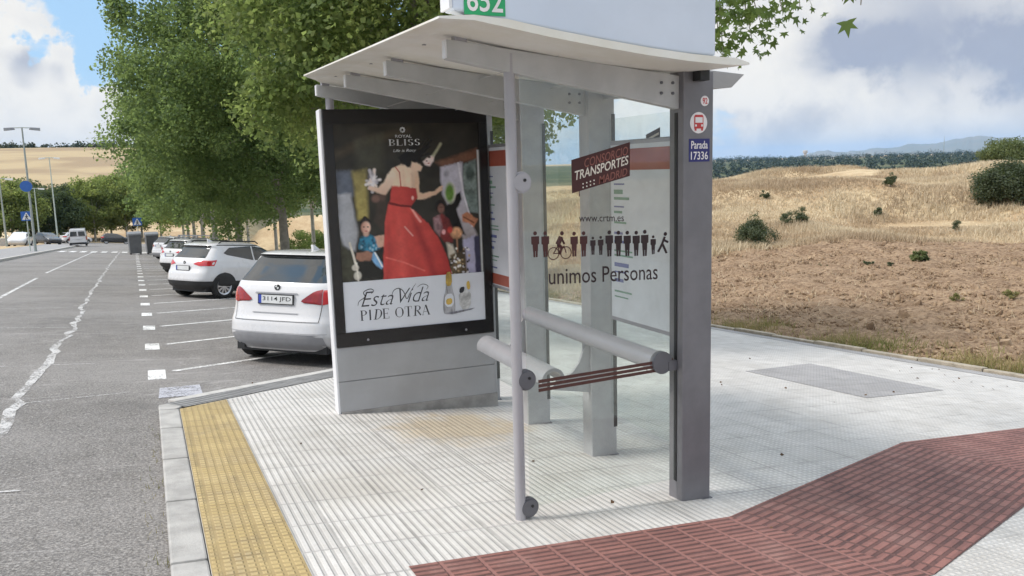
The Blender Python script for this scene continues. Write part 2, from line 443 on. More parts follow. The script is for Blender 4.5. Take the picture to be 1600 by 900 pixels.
# ------------------------------------------------------------------ mesh builder
class MB:
    def __init__(s, off=(0, 0, 0)):
        s.v = []; s.f = []; s.o = off
    def add(s, vs, fs):
        b = len(s.v)
        s.v += [tuple(v) for v in vs]
        s.f += [tuple(i + b for i in f) for f in fs]
        return s
    def box(s, x0, x1, y0, y1, z0, z1):
        return s.add([(x, y, z) for z in (z0, z1) for y in (y0, y1) for x in (x0, x1)],
                     [(0, 2, 3, 1), (4, 5, 7, 6), (0, 1, 5, 4), (2, 6, 7, 3), (0, 4, 6, 2), (1, 3, 7, 5)])
    def hexa(s, b, t):
        """bottom ring and top ring of n points"""
        n = len(b)
        return s.add(list(b) + list(t), [tuple(range(n - 1, -1, -1)), tuple(range(n, 2 * n))] + [(i, (i + 1) % n, n + (i + 1) % n, n + i) for i in range(n)])
    def prism(s, poly, d):
        """polygon of 3-D points pushed along vector d"""
        return s.hexa(poly, [(p[0] + d[0], p[1] + d[1], p[2] + d[2]) for p in poly])
    def poly(s, pts): return s.add(pts, [tuple(range(len(pts)))])
    def tube(s, path, r, n=12, cap=True):
        rs = r if hasattr(r, '__len__') else [r] * len(path)
        path = [Vector(p) for p in path]
        vs = []; fs = []
        prev = None
        for i, p in enumerate(path):
            t = (path[min(i + 1, len(path) - 1)] - path[max(i - 1, 0)]).normalized()
            if prev is None:
                a = t.orthogonal().normalized()
            else:
                a = (prev - t * prev.dot(t))
                a = a.normalized() if a.length > 1e-6 else t.orthogonal().normalized()
            prev = a
            b = t.cross(a)
            for k in range(n):
                q = 2 * math.pi * k / n
                vs.append(p + (a * math.cos(q) + b * math.sin(q)) * rs[i])
        for i in range(len(path) - 1):
            for k in range(n):
                fs.append((i * n + k, i * n + (k + 1) % n, (i + 1) * n + (k + 1) % n, (i + 1) * n + k))
        if cap:
            fs.append(tuple(range(n - 1, -1, -1))); fs.append(tuple((len(path) - 1) * n + k for k in range(n)))
        return s.add(vs, fs)
    def disc(s, c, r, ax, th, n=24):
        c = Vector(c); ax = Vector(ax).normalized()
        return s.tube([c - ax * th / 2, c + ax * th / 2], r, n)
    def lathe(s, prof, c, ax, n=32):
        """profile [(along, radius)] turned round axis ax at c"""
        c = Vector(c); ax = Vector(ax).normalized(); a = ax.orthogonal().normalized(); b = ax.cross(a)
        vs = []; fs = []
        for (h, r) in prof:
            for k in range(n):
                q = 2 * math.pi * k / n
                vs.append(c + ax * h + (a * math.cos(q) + b * math.sin(q)) * r)
        for i in range(len(prof) - 1):
            for k in range(n):
                fs.append((i * n + k, i * n + (k + 1) % n, (i + 1) * n + (k + 1) % n, (i + 1) * n + k))
        return s.add(vs, fs)
    def build(s, name, m, parent=None, bevel=0., smooth=False, seg=2):
        me = bpy.data.meshes.new(name)
        o = s.o
        me.from_pydata([(v[0] - o[0], v[1] - o[1], v[2] - o[2]) for v in s.v], [], s.f)
        me.validate()
        bm = bmesh.new(); bm.from_mesh(me)
        if len(s.f) < 30000: bmesh.ops.recalc_face_normals(bm, faces=bm.faces)
        bm.to_mesh(me); bm.free()
        me.materials.append(MATS[m] if isinstance(m, str) else m)
        if smooth:
            me.polygons.foreach_set('use_smooth', [True] * len(me.polygons))
            if smooth == 'auto':
                try: me.set_sharp_from_angle(angle=rad(38))
                except Exception: pass
        ob = bpy.data.objects.new(name, me)
        COL.objects.link(ob)
        if parent: ob.parent = parent
        if bevel:
            b = ob.modifiers.new('bevel', 'BEVEL'); b.width = bevel; b.segments = seg; b.limit_method = 'ANGLE'
        return ob


def np_mesh(name, V, polys_n, m, parent=None, smooth=False):
    """fast mesh: V (k*n,3) with every n consecutive vertices one face"""
    me = bpy.data.meshes.new(name)
    nf = len(V) // polys_n
    me.vertices.add(len(V)); me.vertices.foreach_set('co', np.asarray(V, np.float32).ravel())
    me.loops.add(len(V)); me.loops.foreach_set('vertex_index', np.arange(len(V), dtype=np.int32))
    me.polygons.add(nf)
    me.polygons.foreach_set('loop_start', np.arange(0, len(V), polys_n, dtype=np.int32))
    me.polygons.foreach_set('loop_total', np.full(nf, polys_n, np.int32))
    me.update(calc_edges=True)
    me.materials.append(MATS[m] if isinstance(m, str) else m)
    ob = bpy.data.objects.new(name, me); COL.objects.link(ob)
    if parent: ob.parent = parent
    return ob


def thing(name, label, cat, loc=(0, 0, 0), rot=(0, 0, 0), group=None):
    o = bpy.data.objects.new(name, None); COL.objects.link(o)
    o.empty_display_size = .3
    o.location = loc; o.rotation_euler = rot
    return tag(o, label, cat, group)


def tag(o, label=None, cat=None, group=None, kind=None):
    if label: o['label'] = label
    if cat: o['category'] = cat
    if group: o['group'] = group
    if kind: o['kind'] = kind
    return o


def copy_tree(o, parent=None):
    c = o.copy(); COL.objects.link(c); c.parent = parent
    for ch in list(o.children): copy_tree(ch, c)
    return c


_txt = {}


def text_polys(s, bold=0., shear=0.):
    """lettering as flat polygons, box-normalised to 0..1 x 0..1"""
    key = (s, bold, shear)
    if key in _txt: return _txt[key]
    cu = bpy.data.curves.new('lettering', 'FONT')
    cu.body = s; cu.size = 1.; cu.offset = bold; cu.shear = shear; cu.resolution_u = 3
    ob = bpy.data.objects.new('lettering', cu); COL.objects.link(ob)
    dg = bpy.context.evaluated_depsgraph_get()
    me = bpy.data.meshes.new_from_object(ob.evaluated_get(dg))
    V = np.array([v.co[:2] for v in me.vertices]); Fc = [tuple(p.vertices) for p in me.polygons]
    bpy.data.objects.remove(ob); bpy.data.curves.remove(cu); bpy.data.meshes.remove(me)
    V = (V - V.min(0)) / (V.max(0) - V.min(0))
    _txt[key] = (V, Fc)
    return _txt[key]


def put_text(mb, s, x0, x1, z0, z1, y, bold=0., shear=0., slope=0.):
    """lettering on a plane facing -Y; slope tilts its base line"""
    V, Fc = text_polys(s, bold, shear)
    mb.add([(x0 + a * (x1 - x0), y, z0 + b * (z1 - z0) + a * (x1 - x0) * slope) for a, b in V], Fc)


# ------------------------------------------------------------------ ground heights
SL, TL = 0.0591, 0.0798


def P(x, y):
    return -SL * y - TL * x


def sstep(a, b, x):
    t = np.clip((np.asarray(x, float) - a) / (b - a), 0, 1)
    return t * t * (3 - 2 * t)


def ridge(az):
    return np.interp(az, [10, 25, 38, 43, 47.5, 52, 57, 70], [.2, .3, .05, .45, 1.0, .75, .6, .5])


def prof_right(D, az):
    R = ridge(az)
    ks = [0, 16, 28, 36, 46, 58, 70, 80, 120, 300, 700, 1500, 2500, 6000, 9000, 60000]
    z = np.interp(D, ks, [-1.35, -1.42, -1.5, -1.0, -.5, 0, 0, 0, -9, -24, -36, -10, 6, 34, 0, 0])
    bump = np.interp(D, [0, 46, 58, 70, 80, 120], [0, 0, 1, 1, 1, 0])
    lo = np.interp(D, [0, 46, 58, 70, 80, 120], [0, 0, -.3, 0, -.6, 0])
    return z + bump * R + lo


def prof_left(D, y):
    z = -SL * np.clip(y, -40, 150)
    far = np.interp(D, [0, 165, 250, 400, 700, 850, 1500, 60000], [-9.2, -9.2, -3, 8, 27, 27, 10, 0])
    w = sstep(150, 190, D)
    return z * (1 - w) + far * w


def vnoise(x, y, s, seed=0):
    return np.array([mnoise.noise(Vector((a * s + seed, b * s - seed, seed * .37))) for a, b in zip(x.ravel(), y.ravel())]).reshape(x.shape)


# far terrain: one polar sheet out to the horizon
def make_terrain():
    az = np.concatenate([np.arange(-180, -20, 5.), np.arange(-20, 64, .5), np.arange(64, 180.1, 5.)])
    D = np.concatenate([[0.5], np.linspace(4, 60, 22), np.geomspace(66, 1000, 70), np.geomspace(1060, 16800, 50)])
    A, DD = np.meshgrid(az, D, indexing='ij')
    X = DD * np.sin(np.radians(A)); Y = DD * np.cos(np.radians(A))
    wr = sstep(3, 10, A) * (A < 170) + (A >= 170)
    left = prof_left(DD, Y) - TL * np.clip(X, -12, 10) * (DD < 200)
    right = prof_right(DD, A)
    near = P(np.clip(X, -12, 10.1), np.clip(Y, -40, 150))
    wr2 = wr * sstep(9.8, 16 + .3 * np.clip(Y, 0, 60), X)
    Z = np.where(DD < 90, near, left) * (1 - wr2) + right * wr2
    Z = np.where(DD >= 90, left * (1 - wr) + right * wr, Z)
    # sunk under the street and under the finer field sheet
    Z = Z - .5 * ((X > -11) & (X < 10.4) & (DD < 140)) - .6 * ((X >= 10.4) & (DD < 66)) * (1 - sstep(60, 66, DD))
    Z = Z + vnoise(X, Y, .012) * 1.5 * sstep(150, 400, DD)
    n, k = A.shape
    me = bpy.data.meshes.new('terrain')
    fs = [(i * k + j, (i + 1) * k + j, (i + 1) * k + j + 1, i * k + j + 1) for i in range(n - 1) for j in range(k - 1)]
    me.from_pydata(np.stack([X, Y, Z], -1).reshape(-1, 3).tolist(), [], fs)
    ca = me.color_attributes.new('mask', 'FLOAT_COLOR', 'POINT')
    r = np.ones_like(X); g = sstep(160, 260, DD) * (1 - wr); b = sstep(90, 200, DD) * wr * (1 - sstep(2600, 4500, DD))
    ca.data.foreach_set('color', np.stack([r, g, b, np.ones_like(r)], -1).astype(np.float32).ravel())
    me.materials.append(MATS['terrain'])
    me.polygons.foreach_set('use_smooth', [True] * len(me.polygons))
    me.validate()
    o = bpy.data.objects.new('terrain', me); COL.objects.link(o)
    tag(o, kind='structure')


make_terrain()


def field_z(X, Y, rough=True):
    D = np.hypot(X, Y); A = np.degrees(np.arctan2(X, Y))
    w = sstep(10.1, 17 + .3 * np.clip(Y, 0, 80), X)
    z = (P(10.1, np.clip(Y, -40, 150)) - .03) * (1 - w) + prof_right(D, A) * w
    if rough:
        hill = sstep(27, 36, D) * sstep(11, 20, X)
        z = z + hill * (vnoise(X, Y, .08, 3) * 1.35 + vnoise(X, Y, .21, 5) * .6)
    return z


def soil_edge(az):
    return np.interp(az, [5, 30, 38, 43, 48, 57, 70], [17, 24, 29, 31.5, 33.5, 37, 37])


def make_field():
    xs = np.concatenate([np.arange(10.12, 32, .16), np.arange(32, 100, .6)])
    ys = np.concatenate([np.arange(-12, 3, 1.5), np.arange(3, 27, .16), np.arange(27, 90, .7), np.arange(90, 125, 3)])
    X, Y = np.meshgrid(xs, ys, indexing='ij')
    Z = field_z(X, Y)
    D = np.hypot(X, Y); A = np.degrees(np.arctan2(X, Y))
    edge = soil_edge(A) + vnoise(X, Y, .12, 7) * 3
    grass = sstep(-1.5, 1.0, D - edge)
    near = (D < 36)
    rough = np.zeros_like(X)
    rough[near] = vnoise(X[near], Y[near], 1.1, 1) * .09 + vnoise(X[near], Y[near], 2.9, 2) * .11
    Z = Z + rough * (1 - .6 * grass) * sstep(10.1, 11, X)
    n, k = X.shape
    me = bpy.data.meshes.new('field')
    fs = [(i * k + j, (i + 1) * k + j, (i + 1) * k + j + 1, i * k + j + 1) for i in range(n - 1) for j in range(k - 1)]
    me.from_pydata(np.stack([X, Y, Z], -1).reshape(-1, 3).tolist(), [], fs)
    ca = me.color_attributes.new('mask', 'FLOAT_COLOR', 'POINT')
    ca.data.foreach_set('color', np.stack([grass, grass * 0, grass * 0, grass * 0 + 1], -1).astype(np.float32).ravel())
    me.materials.append(MATS['field_soil'])
    me.polygons.foreach_set('use_smooth', [True] * len(me.polygons))
    o = bpy.data.objects.new('field', me); COL.objects.link(o)
    tag(o, kind='structure')


make_field()


def make_mountains():
    az = np.arange(36, 70, .12)
    u = [36, 42, 43.5, 45, 46.5, 49, 51, 52.5, 53.6, 54.6, 56, 58, 64, 70]
    h = [20, 30, 90, 195, 170, 215, 250, 290, 345, 330, 300, 340, 280, 200]
    H = np.interp(az, u, h) * .8
    H = H + np.array([mnoise.fractal(Vector((a * 1.3, 2.2, 0)), 1., 2., 5) * 26 for a in az])
    rows = [(10500, -.05), (11200, .35), (11800, .72), (12300, 1.), (13000, .75), (14000, .3), (15000, -.05)]
    vs = []
    for i, a in enumerate(az):
        for (d, k) in rows:
            w = mnoise.noise(Vector((a * 2.1, d * .001, 4.))) * 35 * (k > 0) * (k < 1)
            vs.append((d * math.sin(rad(a)), d * math.cos(rad(a)), H[i] * k + w))
    k = len(rows)
    fs = [(i * k + j, (i + 1) * k + j, (i + 1) * k + j + 1, i * k + j + 1) for i in range(len(az) - 1) for j in range(k - 1)]
    mat('mountain_rock', (.16, .17, .15), .95, var=.3, scale=.002, c2=(.22, .20, .16))
    o = MB().add(vs, fs).build('mountains', 'mountain_rock', smooth=True)
    tag(o, kind='structure')


make_mountains()


# ------------------------------------------------------------------ paved surfaces
def sheet(name, pts, off, m, kind='structure'):
    o = MB().poly([(x, y, P(x, y) + off) for x, y in pts]).build(name, m)
    return tag(o, kind=kind)


ROAD = -.12
sheet('road', [(-7.3, -12), (.1, -12), (.1, 7.6), (4.9, 10.6), (4.9, 120), (9, 124), (9, 150), (-34, 150), (-34, 124), (-7.3, 112)], ROAD, 'asphalt')
EA = (.12, 7.84); ed = Vector((1.699, 1.27)).normalized(); en = Vector((-ed.y, ed.x))
EB = (EA[0] + ed.x * 5.45, EA[1] + ed.y * 5.45)
sheet('sidewalk', [(.15, -12), (10.0, -12), (10.0, 118), (EB[0], 118), (EB[0], EB[1]), (.15, EA[1])], 0., 'pale_pavers')
sheet('far_pavement', [(-11.2, -12), (-7.48, -12), (-7.48, 112), (-11.2, 112)], 0., 'grey_pavers')
sheet('yellow_tactile_strip', [(.152, -12), (.584, -12), (.584, 8.17), (.152, 7.85)], .004, 'yellow_tactile')
# dark ribbed strip and flush pale kerb along the head of the parking bays
def along(a, off0, off1, t0, t1):
    return [(a[0] + ed.x * t + en.x * o, a[1] + ed.y * t + en.y * o) for t, o in ((t0, off0), (t1, off0), (t1, off1), (t0, off1))]
sheet('dark_tactile_strip', along(EA, .02, .30, .12, 5.4), .004, 'dark_tactile')
b_ = [(x, y, P(x, y) - .3) for x, y in along(EA, .30, .42, .24, 5.4)]
tag(MB().prism(b_, (0, 0, .308)).build('flush_kerb', 'flush_kerb', bevel=.01), kind='structure')
b_ = [(x, y, P(x, y) - .3) for x, y in along(EA, -.2, .299, .24, 5.4)]
tag(MB().prism(b_, (0, 0, .2975)).build('strip_bedding', 'flush_kerb'), kind='structure')

# kerb stones: single blocks with fine joints
mbk = MB()
y = -11.9
while y < 7.7:
    y1 = min(y + .99, 7.86)
    mbk.prism([(-.026, y + .006, P(-.026, y + .006) - .4), (.148, y + .006, P(.148, y + .006) - .4), (.148, y1 - .006, P(.148, y1 - .006) - .4), (-.026, y1 - .006, P(-.026, y1 - .006) - .4)], (0, 0, .403))
    y += 1.
mbk.prism([(x, y, P(x, y) - .4) for x, y in ((-.026, 7.88), (.12, 7.88), (.19, 8.0), (.10, 8.18), (-.026, 8.1))], (0, 0, .402))
tag(mbk.build('kerb', 'kerb_concrete', bevel=.012), kind='structure')
mbk = MB()
for (xa, xb) in ((-7.48, -7.3),):
    mbk.prism([(xa, -12, P(xa, -12) - .4), (xb, -12, P(xb, -12) - .4), (xb, 112, P(xb, 112) - .4), (xa, 112, P(xa, 112) - .4)], (0, 0, .42))
xa, xb = EB[0] - .14, EB[0] + .01
mbk.prism([(xa, EB[1], P(xa, EB[1]) - .4), (xb, EB[1], P(xb, EB[1]) - .4), (xb, 118, P(xb, 118) - .4), (xa, 118, P(xa, 118) - .4)], (0, 0, .405))
tag(mbk.build('far_kerb', 'flush_kerb'), kind='structure')
mbk = MB()
y = -10.
while y < 60:
    a, b = y + .006, y + .99
    mbk.prism([(10., a, P(10, a) - .4), (10.13, a, P(10.13, a) - .4), (10.13, b, P(10.13, b) - .4), (10., b, P(10, b) - .4)], (0, 0, .45 + .008 * math.sin(y * 3)))
    y += 1.
tag(mbk.build('field_kerb', 'soil_kerb', bevel=.012), kind='structure')
sheet('gutter_dirt', [(9.72, -10), (9.998, -10), (9.998, 60), (9.80, 60)], .004, 'grey_pavers')
sheet('grey_paver_patch', [(6.93, 6.14), (8.21, 6.20), (8.24, 8.29), (6.88, 8.02)], .004, 'grey_pavers')

# red tactile way
T = [(1.04, 3.635), (3.02, 3.638), (5.60, 4.585), (9.7, 4.585), (9.7, 3.40), (5.75, 3.40), (3.43, 2.585), (1.04, 2.40)]
sheet('red_tactile_way', [T[0], T[1], T[6], T[7]], .004, 'red_tactile')
sheet('red_tactile_turn', [T[1], T[2], T[5], T[6]], .0042, 'red_tactile_turned')
sheet('red_tactile_end', [T[2], T[3], T[4], T[5]], .0044, 'red_tactile')
mat('tile_joint_dark', (.06, .035, .03), .9)
# road markings
mb = MB()
def stroke(mb, a, b, w, off=ROAD + .005):
    a = Vector(a); b = Vector(b); n = (b - a).normalized(); n = Vector((-n.y, n.x)) * w / 2
    q = [a - n, b - n, b + n, a + n]
    mb.poly([(p.x, p.y, P(p.x, p.y) + off) for p in q])
i = 0
y = 10.55
while y < 112:
    x = -.02 - .0125 * (y - 10.7)
    stroke(mb, (x, y - .3), (x, y + .42), .2)
    y += 2.69
tag(mb.build('parking_edge_dashes', 'white_paint'), kind='structure')
mb = MB()
bd = Vector((2.54, 1.76)).normalized()
y = 10.74
for k in range(30):
    x0 = -.02 - .0125 * (y - 10.7)
    stroke(mb, (x0 + .2, y + .1), (x0 + bd.x * 5.2, y + bd.y * 5.2), .10)
    y += 2.69
tag(mb.build('parking_bay_lines', 'white_paint'), kind='structure')
mb = MB()
pts = [(-1.25, 5.5), (-1.31, 8.3), (-1.346, 11.3), (-1.31, 15.5), (-1.55, 25), (-1.9, 51), (-2.2, 80)]
yy = 4.0; prev = None
rng = random.Random(3)
while yy < 82:
    xx = np.interp(yy, [p[1] for p in pts], [p[0] for p in pts]) + rng.uniform(-.05, .05)
    if prev: stroke(mb, prev, (xx, yy), rng.uniform(.05, .12))
    prev = (xx, yy); yy += rng.uniform(.18, .5) * (1 + yy * .02)
tag(mb.build('crack_filling', 'crack_filler'), kind='structure')
mb = MB()
stroke(mb, (-3.3, 14), (-3.75, 34), .10); stroke(mb, (-3.85, 38), (-4.2, 76), .10)
tag(mb.build('lane_line', 'thin_paint'), kind='structure')
mb = MB()
for (a, b, w) in (((-4.2, 11.9), (-.75, 11.75), .03), ((-1.25, 9.2), (-.3, 9.5), .025), ((-3., 16.6), (-1.4, 16.4), .04), ((-6, 21.), (-1.7, 20.6), .05), ((-3.4, 6.2), (-.9, 6.05), .035), ((-6, 29), (-.4, 28.4), .06), ((-3.2, 5.0), (-1.3, 4.9), .03), ((-2.2, 7.3), (-1.6, 4.9), .04)):
    stroke(mb, a, b, w)
tag(mb.build('surface_cracks', 'crack_filler'), kind='structure')
mb = MB()
for k in range(9):
    x = -6.6 + k * .8
    stroke(mb, (x, 76.5), (x, 80.5), .45)
tag(mb.build('zebra_crossing', 'white_paint'), kind='structure')
sheet('worn_road_patch', [(-.02, 9.05), (.42, 9.12), (.42, 9.75), (.0, 9.65)], ROAD + .006, 'pale_patch')

# ------------------------------------------------------------------ bus shelter
SX, SY = 2.926, 3.98                       # roadside front corner of first pillar
SB = (SX, SY, P(SX, SY))
shelter = thing('bus_shelter', 'grey steel bus shelter with glass end wall and white swept roof over pale paving', 'bus shelter', SB)


def rise(y): return .036 * (y - 4.05)


PW, PD, PSP = .216, .14, 1.117
for k in range(4):
    y0 = SY + k * PSP
    g = min(P(SX, y0), P(SX + PW, y0 + PD)) - .02
    mb = MB(SB).box(SX, SX + PW, y0, y0 + PD, g, 2.17 + rise(y0))
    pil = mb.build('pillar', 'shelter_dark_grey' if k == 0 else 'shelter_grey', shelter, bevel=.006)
    if k:
        mb = MB(SB).box(SX + .19, SX + PW + .003, y0 - .003, y0 + PD + .003, g + .25, 2.0)
    else:
        mb = MB(SB).box(SX - .003, SX + .02, y0 + .055, y0 + .085, g + .16, 1.93)
    gk = mb.build('glazing_slot', 'gasket_black', pil)
    foot = MB(SB).box(SX - .012, SX + PW + .012, y0 - .012, y0 + PD + .012, g - .02, g + .034).build('foot_plate', 'clamp_grey', pil)

PX, PY = 1.845, 4.055
FPY = 7.42
for (xx, yy, rr) in ((PX, PY, .031), (1.60, FPY, .036)):
    g = P(xx, yy) - .02
    pole = MB(SB).tube([(xx, yy, g), (xx, yy, 2.235 + rise(yy))], rr, 24).build('front_pole', 'pole_grey', shelter, smooth='auto')
    if yy == PY:
        for z in (1.552, .441, -.319):
            mb = MB(SB).disc((xx + .046, yy - .008, z), .060, (0, 1, 0), .030, 28)
            mb.disc((xx + .046, yy - .026, z), .050, (0, 1, 0), .012, 28)
            cl = mb.build('glass_clamp', 'clamp_grey' if z < 1 else 'pole_grey', pole, smooth='auto')
            MB(SB).disc((xx + .062, yy - .034, z + .012), .009, (0, 1, 0), .006, 12).build('screw', 'gasket_black', pole)

# cantilever beams: slim at the road side, deep at the pillars
for k in range(4):
    yb = PY + k * PSP
    r = rise(yb)
    y0, y1 = yb - .03, yb + .03
    prof = [(1.485, 2.195 + r), (1.485, 2.293 + r), (2.2, 2.218 + r), (2.93, 2.142 + r), (2.93, 1.95 + r), (2.4, 2.04 + r)]
    mb = MB(SB).prism([(x, y0, z) for x, z in prof], (0, .06, 0))
    bm_ = mb.build('roof_beam', 'beam_grey', shelter, bevel=.004)
    mbb = MB(SB)
    for bx_ in (2.80, 2.88):
        for bz_ in (.06, .12): mbb.disc((bx_, y0 - .004, 1.99 + bz_ - .01 + r), .009, (0, 1, 0), .008, 10)
    mbb.build('bolts', 'clamp_grey', bm_)
    MB(SB).box(1.478, 1.4849, y0 + .004, y1 - .004, 2.20 + r, 2.288 + r).build('end_cap', 'header_frame', bm_)
    MB(SB).box(1.53, 1.60, y0 + .006, y1 - .006, 2.280 + r, 2.335 + r).build('roof_bracket', 'rail_grey', bm_, bevel=.003)

# roof: swept sheet
RP = [(1.28, 2.322), (1.45, 2.322), (1.62, 2.297), (1.85, 2.262), (2.12, 2.228), (2.4, 2.197), (2.66, 2.175), (2.86, 2.165), (2.96, 2.163), (3.05, 2.168)]
RY0, RY1 = 3.56, 7.75
ny = 8
REND = [6.86, 7.25, 7.6] + [7.75] * 7          # far corner is cut back at the road side
vs = []; fs = []
for j in range(ny):
    for k_ in (0, 1):
        for i, (x, z) in enumerate(RP):
            y = RY0 + (REND[i] - RY0) * j / (ny - 1)
            th = .010 if i in (0, len(RP) - 1) else (.024 if i < 2 else .038)
            vs.append((x, y, z + rise(y) + th * k_))
n = len(RP)
for j in range(ny - 1):
    for i in range(n - 1):
        a = j * 2 * n + i; b = (j + 1) * 2 * n + i
        fs += [(a, a + 1, b + 1, b), (a + n, b + n, b + n + 1, a + n + 1)]
    for i in (0, n - 1):
        a = j * 2 * n + i; b = (j + 1) * 2 * n + i
        fs.append((a, b, b + n, a + n))
for j in (0, ny - 1):
    for i in range(n - 1):
        a = j * 2 * n + i
        fs.append((a, a + 1, a + n + 1, a + n))
roof = MB(SB).add(vs, fs).build('roof', 'roof_white', shelter)
# soffit seams and rear drip tray
for x, z in ((2.12, 2.228), (2.66, 2.175)):
    MB(SB).box(x - .004, x + .004, RY0 + .01, RY1 - .01, z - .002, z + .001).build('soffit_seam', 'beam_grey', roof)
for y in (4.45, 5.6, 6.7):
    MB(SB).box(1.50, 1.58, y - .02, y + .02, 2.312 + rise(y), 2.322 + rise(y)).build('soffit_vent', 'clamp_grey', roof)
mb = MB(SB).prism([(3.05, 4.02, 2.062), (3.31, 4.02, 2.080), (3.39, 4.0, 2.158), (3.05, 4.0, 2.182)], (0, 3.6, .13))
mb.build('drip_tray', 'cabinet_grey', roof, bevel=.003)
MB(SB).box(2.985, 3.05, 3.90, 3.97, 2.105, 2.163).build('roof_bracket', 'gasket_black', roof)

# end glass
GY = PY - .004
eg = MB(SB).prism([(1.905, GY, -.325), (2.93, GY, -.345), (2.93, GY, 1.965), (1.905, GY, 2.13)], (0, .009, 0)).build('end_glass', 'clear_glass', shelter)
DY = GY - .0025
mb = MB(SB)
mb.prism([(2.214, DY, 1.481), (2.598, DY, 1.568), (2.600, DY, 1.763), (2.212, DY, 1.667)], (0, .002, 0)).build('emblem_and_reflection', 'decal_maroon', eg)
sl = .0915 / .386
mb = MB(SB); put_text(mb, 'CONSORCIO', 2.295, 2.585, 1.622, 1.672, DY - .001, .004, .12, .235); mb.build('emblem_lettering', 'decal_red_text', eg)
mb = MB(SB); put_text(mb, 'TRANSPORTES', 2.232, 2.588, 1.552, 1.604, DY - .001, .012, .12, .235)
for i in range(4):
    for j in range(2):
        mb.disc((2.285 + i * .024, DY - .0005, 1.512 + i * .006 + j * .02), .0045, (0, 1, 0), .001, 8)
mb.build('emblem_lettering', 'decal_pale', eg)
mb = MB(SB); put_text(mb, 'MADRID', 2.39, 2.58, 1.528, 1.572, DY - .001, .004, .12, .235); mb.build('emblem_lettering', 'decal_red_text', eg)
# row of little figures
def fig(mb, x, z, s, y):
    mb.disc((x, y, z + .100 * s), .0115 * s, (0, 1, 0), .0012, 14)
    out = [(-.029, .083), (.029, .083), (.029, .040), (.020, .037), (.020, .005), (.017, -.004), (.016, -.03), (.002, -.03), (0, .0), (-.002, -.03), (-.016, -.03), (-.017, -.004), (-.020, .005), (-.020, .037), (-.029, .040)]
    def q(p): return (x + p[0] * s * .84, y, z + p[1] * s)
    mb.prism([q(p) for p in [(-.029, .083), (.029, .083), (.029, .040), (.020, .037), (.018, .0), (-.018, .0), (-.020, .037), (-.029, .040)]], (0, .001, 0))
    mb.prism([q(p) for p in [(-.017, .0), (-.002, .0), (-.002, -.034), (-.015, -.034)]], (0, .001, 0))
    mb.prism([q(p) for p in [(.002, .0), (.017, .0), (.015, -.034), (.002, -.034)]], (0, .001, 0))
zf = lambda x: 1.172 - .035 * (x - 1.97) / .91 * 3.2 + .0
mb = MB(SB)
figs = [(1.975, 1.0), (2.038, 1.0), (2.222, .98), (2.284, 1.0), (2.345, .72), (2.397, .76), (2.455, 1.05), (2.517, 1.03), (2.578, 1.03), (2.640, 1.03), (2.700, 1.08), (2.760, .78)]
for i, (x, s) in enumerate(figs):
    z = 1.168 - .055 * (x - 1.975)
    mf = MB(SB); fig(mf, x, z, s, DY); mf.build('pictogram_figure', 'decal_maroon' if i in (0, 1, 2, 3) else 'decal_dark', eg)
# walker leaning at the end
x = 2.835; z = 1.12
mb.disc((x + .012, DY, z + .095), .012, (0, 1, 0), .0012, 14)
for a, b in (((.008, .078), (-.012, .035)), ((.0, .06), (.03, .045)), ((-.012, .035), (-.04, -.01)), ((-.008, .035), (.02, -.02))):
    mb.tube([(x + a[0], DY, z + a[1]), (x + b[0], DY, z + b[1])], .007, 6)
mb.build('pictogram_walker', 'decal_dark', eg)
mb = MB(SB)
# bicycle with rider
bx, bz = 2.128, 1.147
for dx in (-.040, .040):
    ring = [(bx + dx + .034 * math.cos(q), DY, bz + .034 * math.sin(q)) for q in np.linspace(0, 2 * math.pi, 25)]
    mb.tube(ring, .0028, 6)
for a, b, r in (((-.04, 0), (-.012, .04), .003), ((-.04, 0), (0, 0), .003), ((0, 0), (-.012, .04), .003), ((0, 0), (.028, .04), .003), ((.028, .04), (.04, 0), .003), ((-.012, .05), (.01, .092), .014), ((.01, .09), (.03, .05), .006), ((-.010, .05), (.012, .03), .010), ((.012, .03), (.002, -.008), .006)):
    mb.tube([(bx + a[0], DY, bz + a[1]), (bx + b[0], DY, bz + b[1])], r, 6)
mb.disc((bx + .016, DY, bz + .112), .012, (0, 1, 0), .0012, 14)
mb.build('pictogram_cyclist', 'decal_maroon', eg)
mb = MB(SB); put_text(mb, 'unimos Personas', 2.055, 2.792, .972, 1.065, DY, .003, 0, -.038); mb.build('slogan_lettering', 'decal_dark', eg)
mb = MB(SB); put_text(mb, 'www.crtm.es', 2.255, 2.555, 1.318, 1.352, DY, .003, 0, -.04); mb.build('web_lettering', 'decal_dark', eg)
# striped maroon band across the glass
mb = MB(SB)
for j in range(3):
    z0 = .362 + j * .026
    mb.prism([(1.975, DY, z0 - .006), (2.905, DY, z0 + .01), (2.905, DY, z0 + .029), (1.975, DY, z0 + .013)], (0, .0015, 0))
mb.build('glass_band', 'decal_stripe', eg)

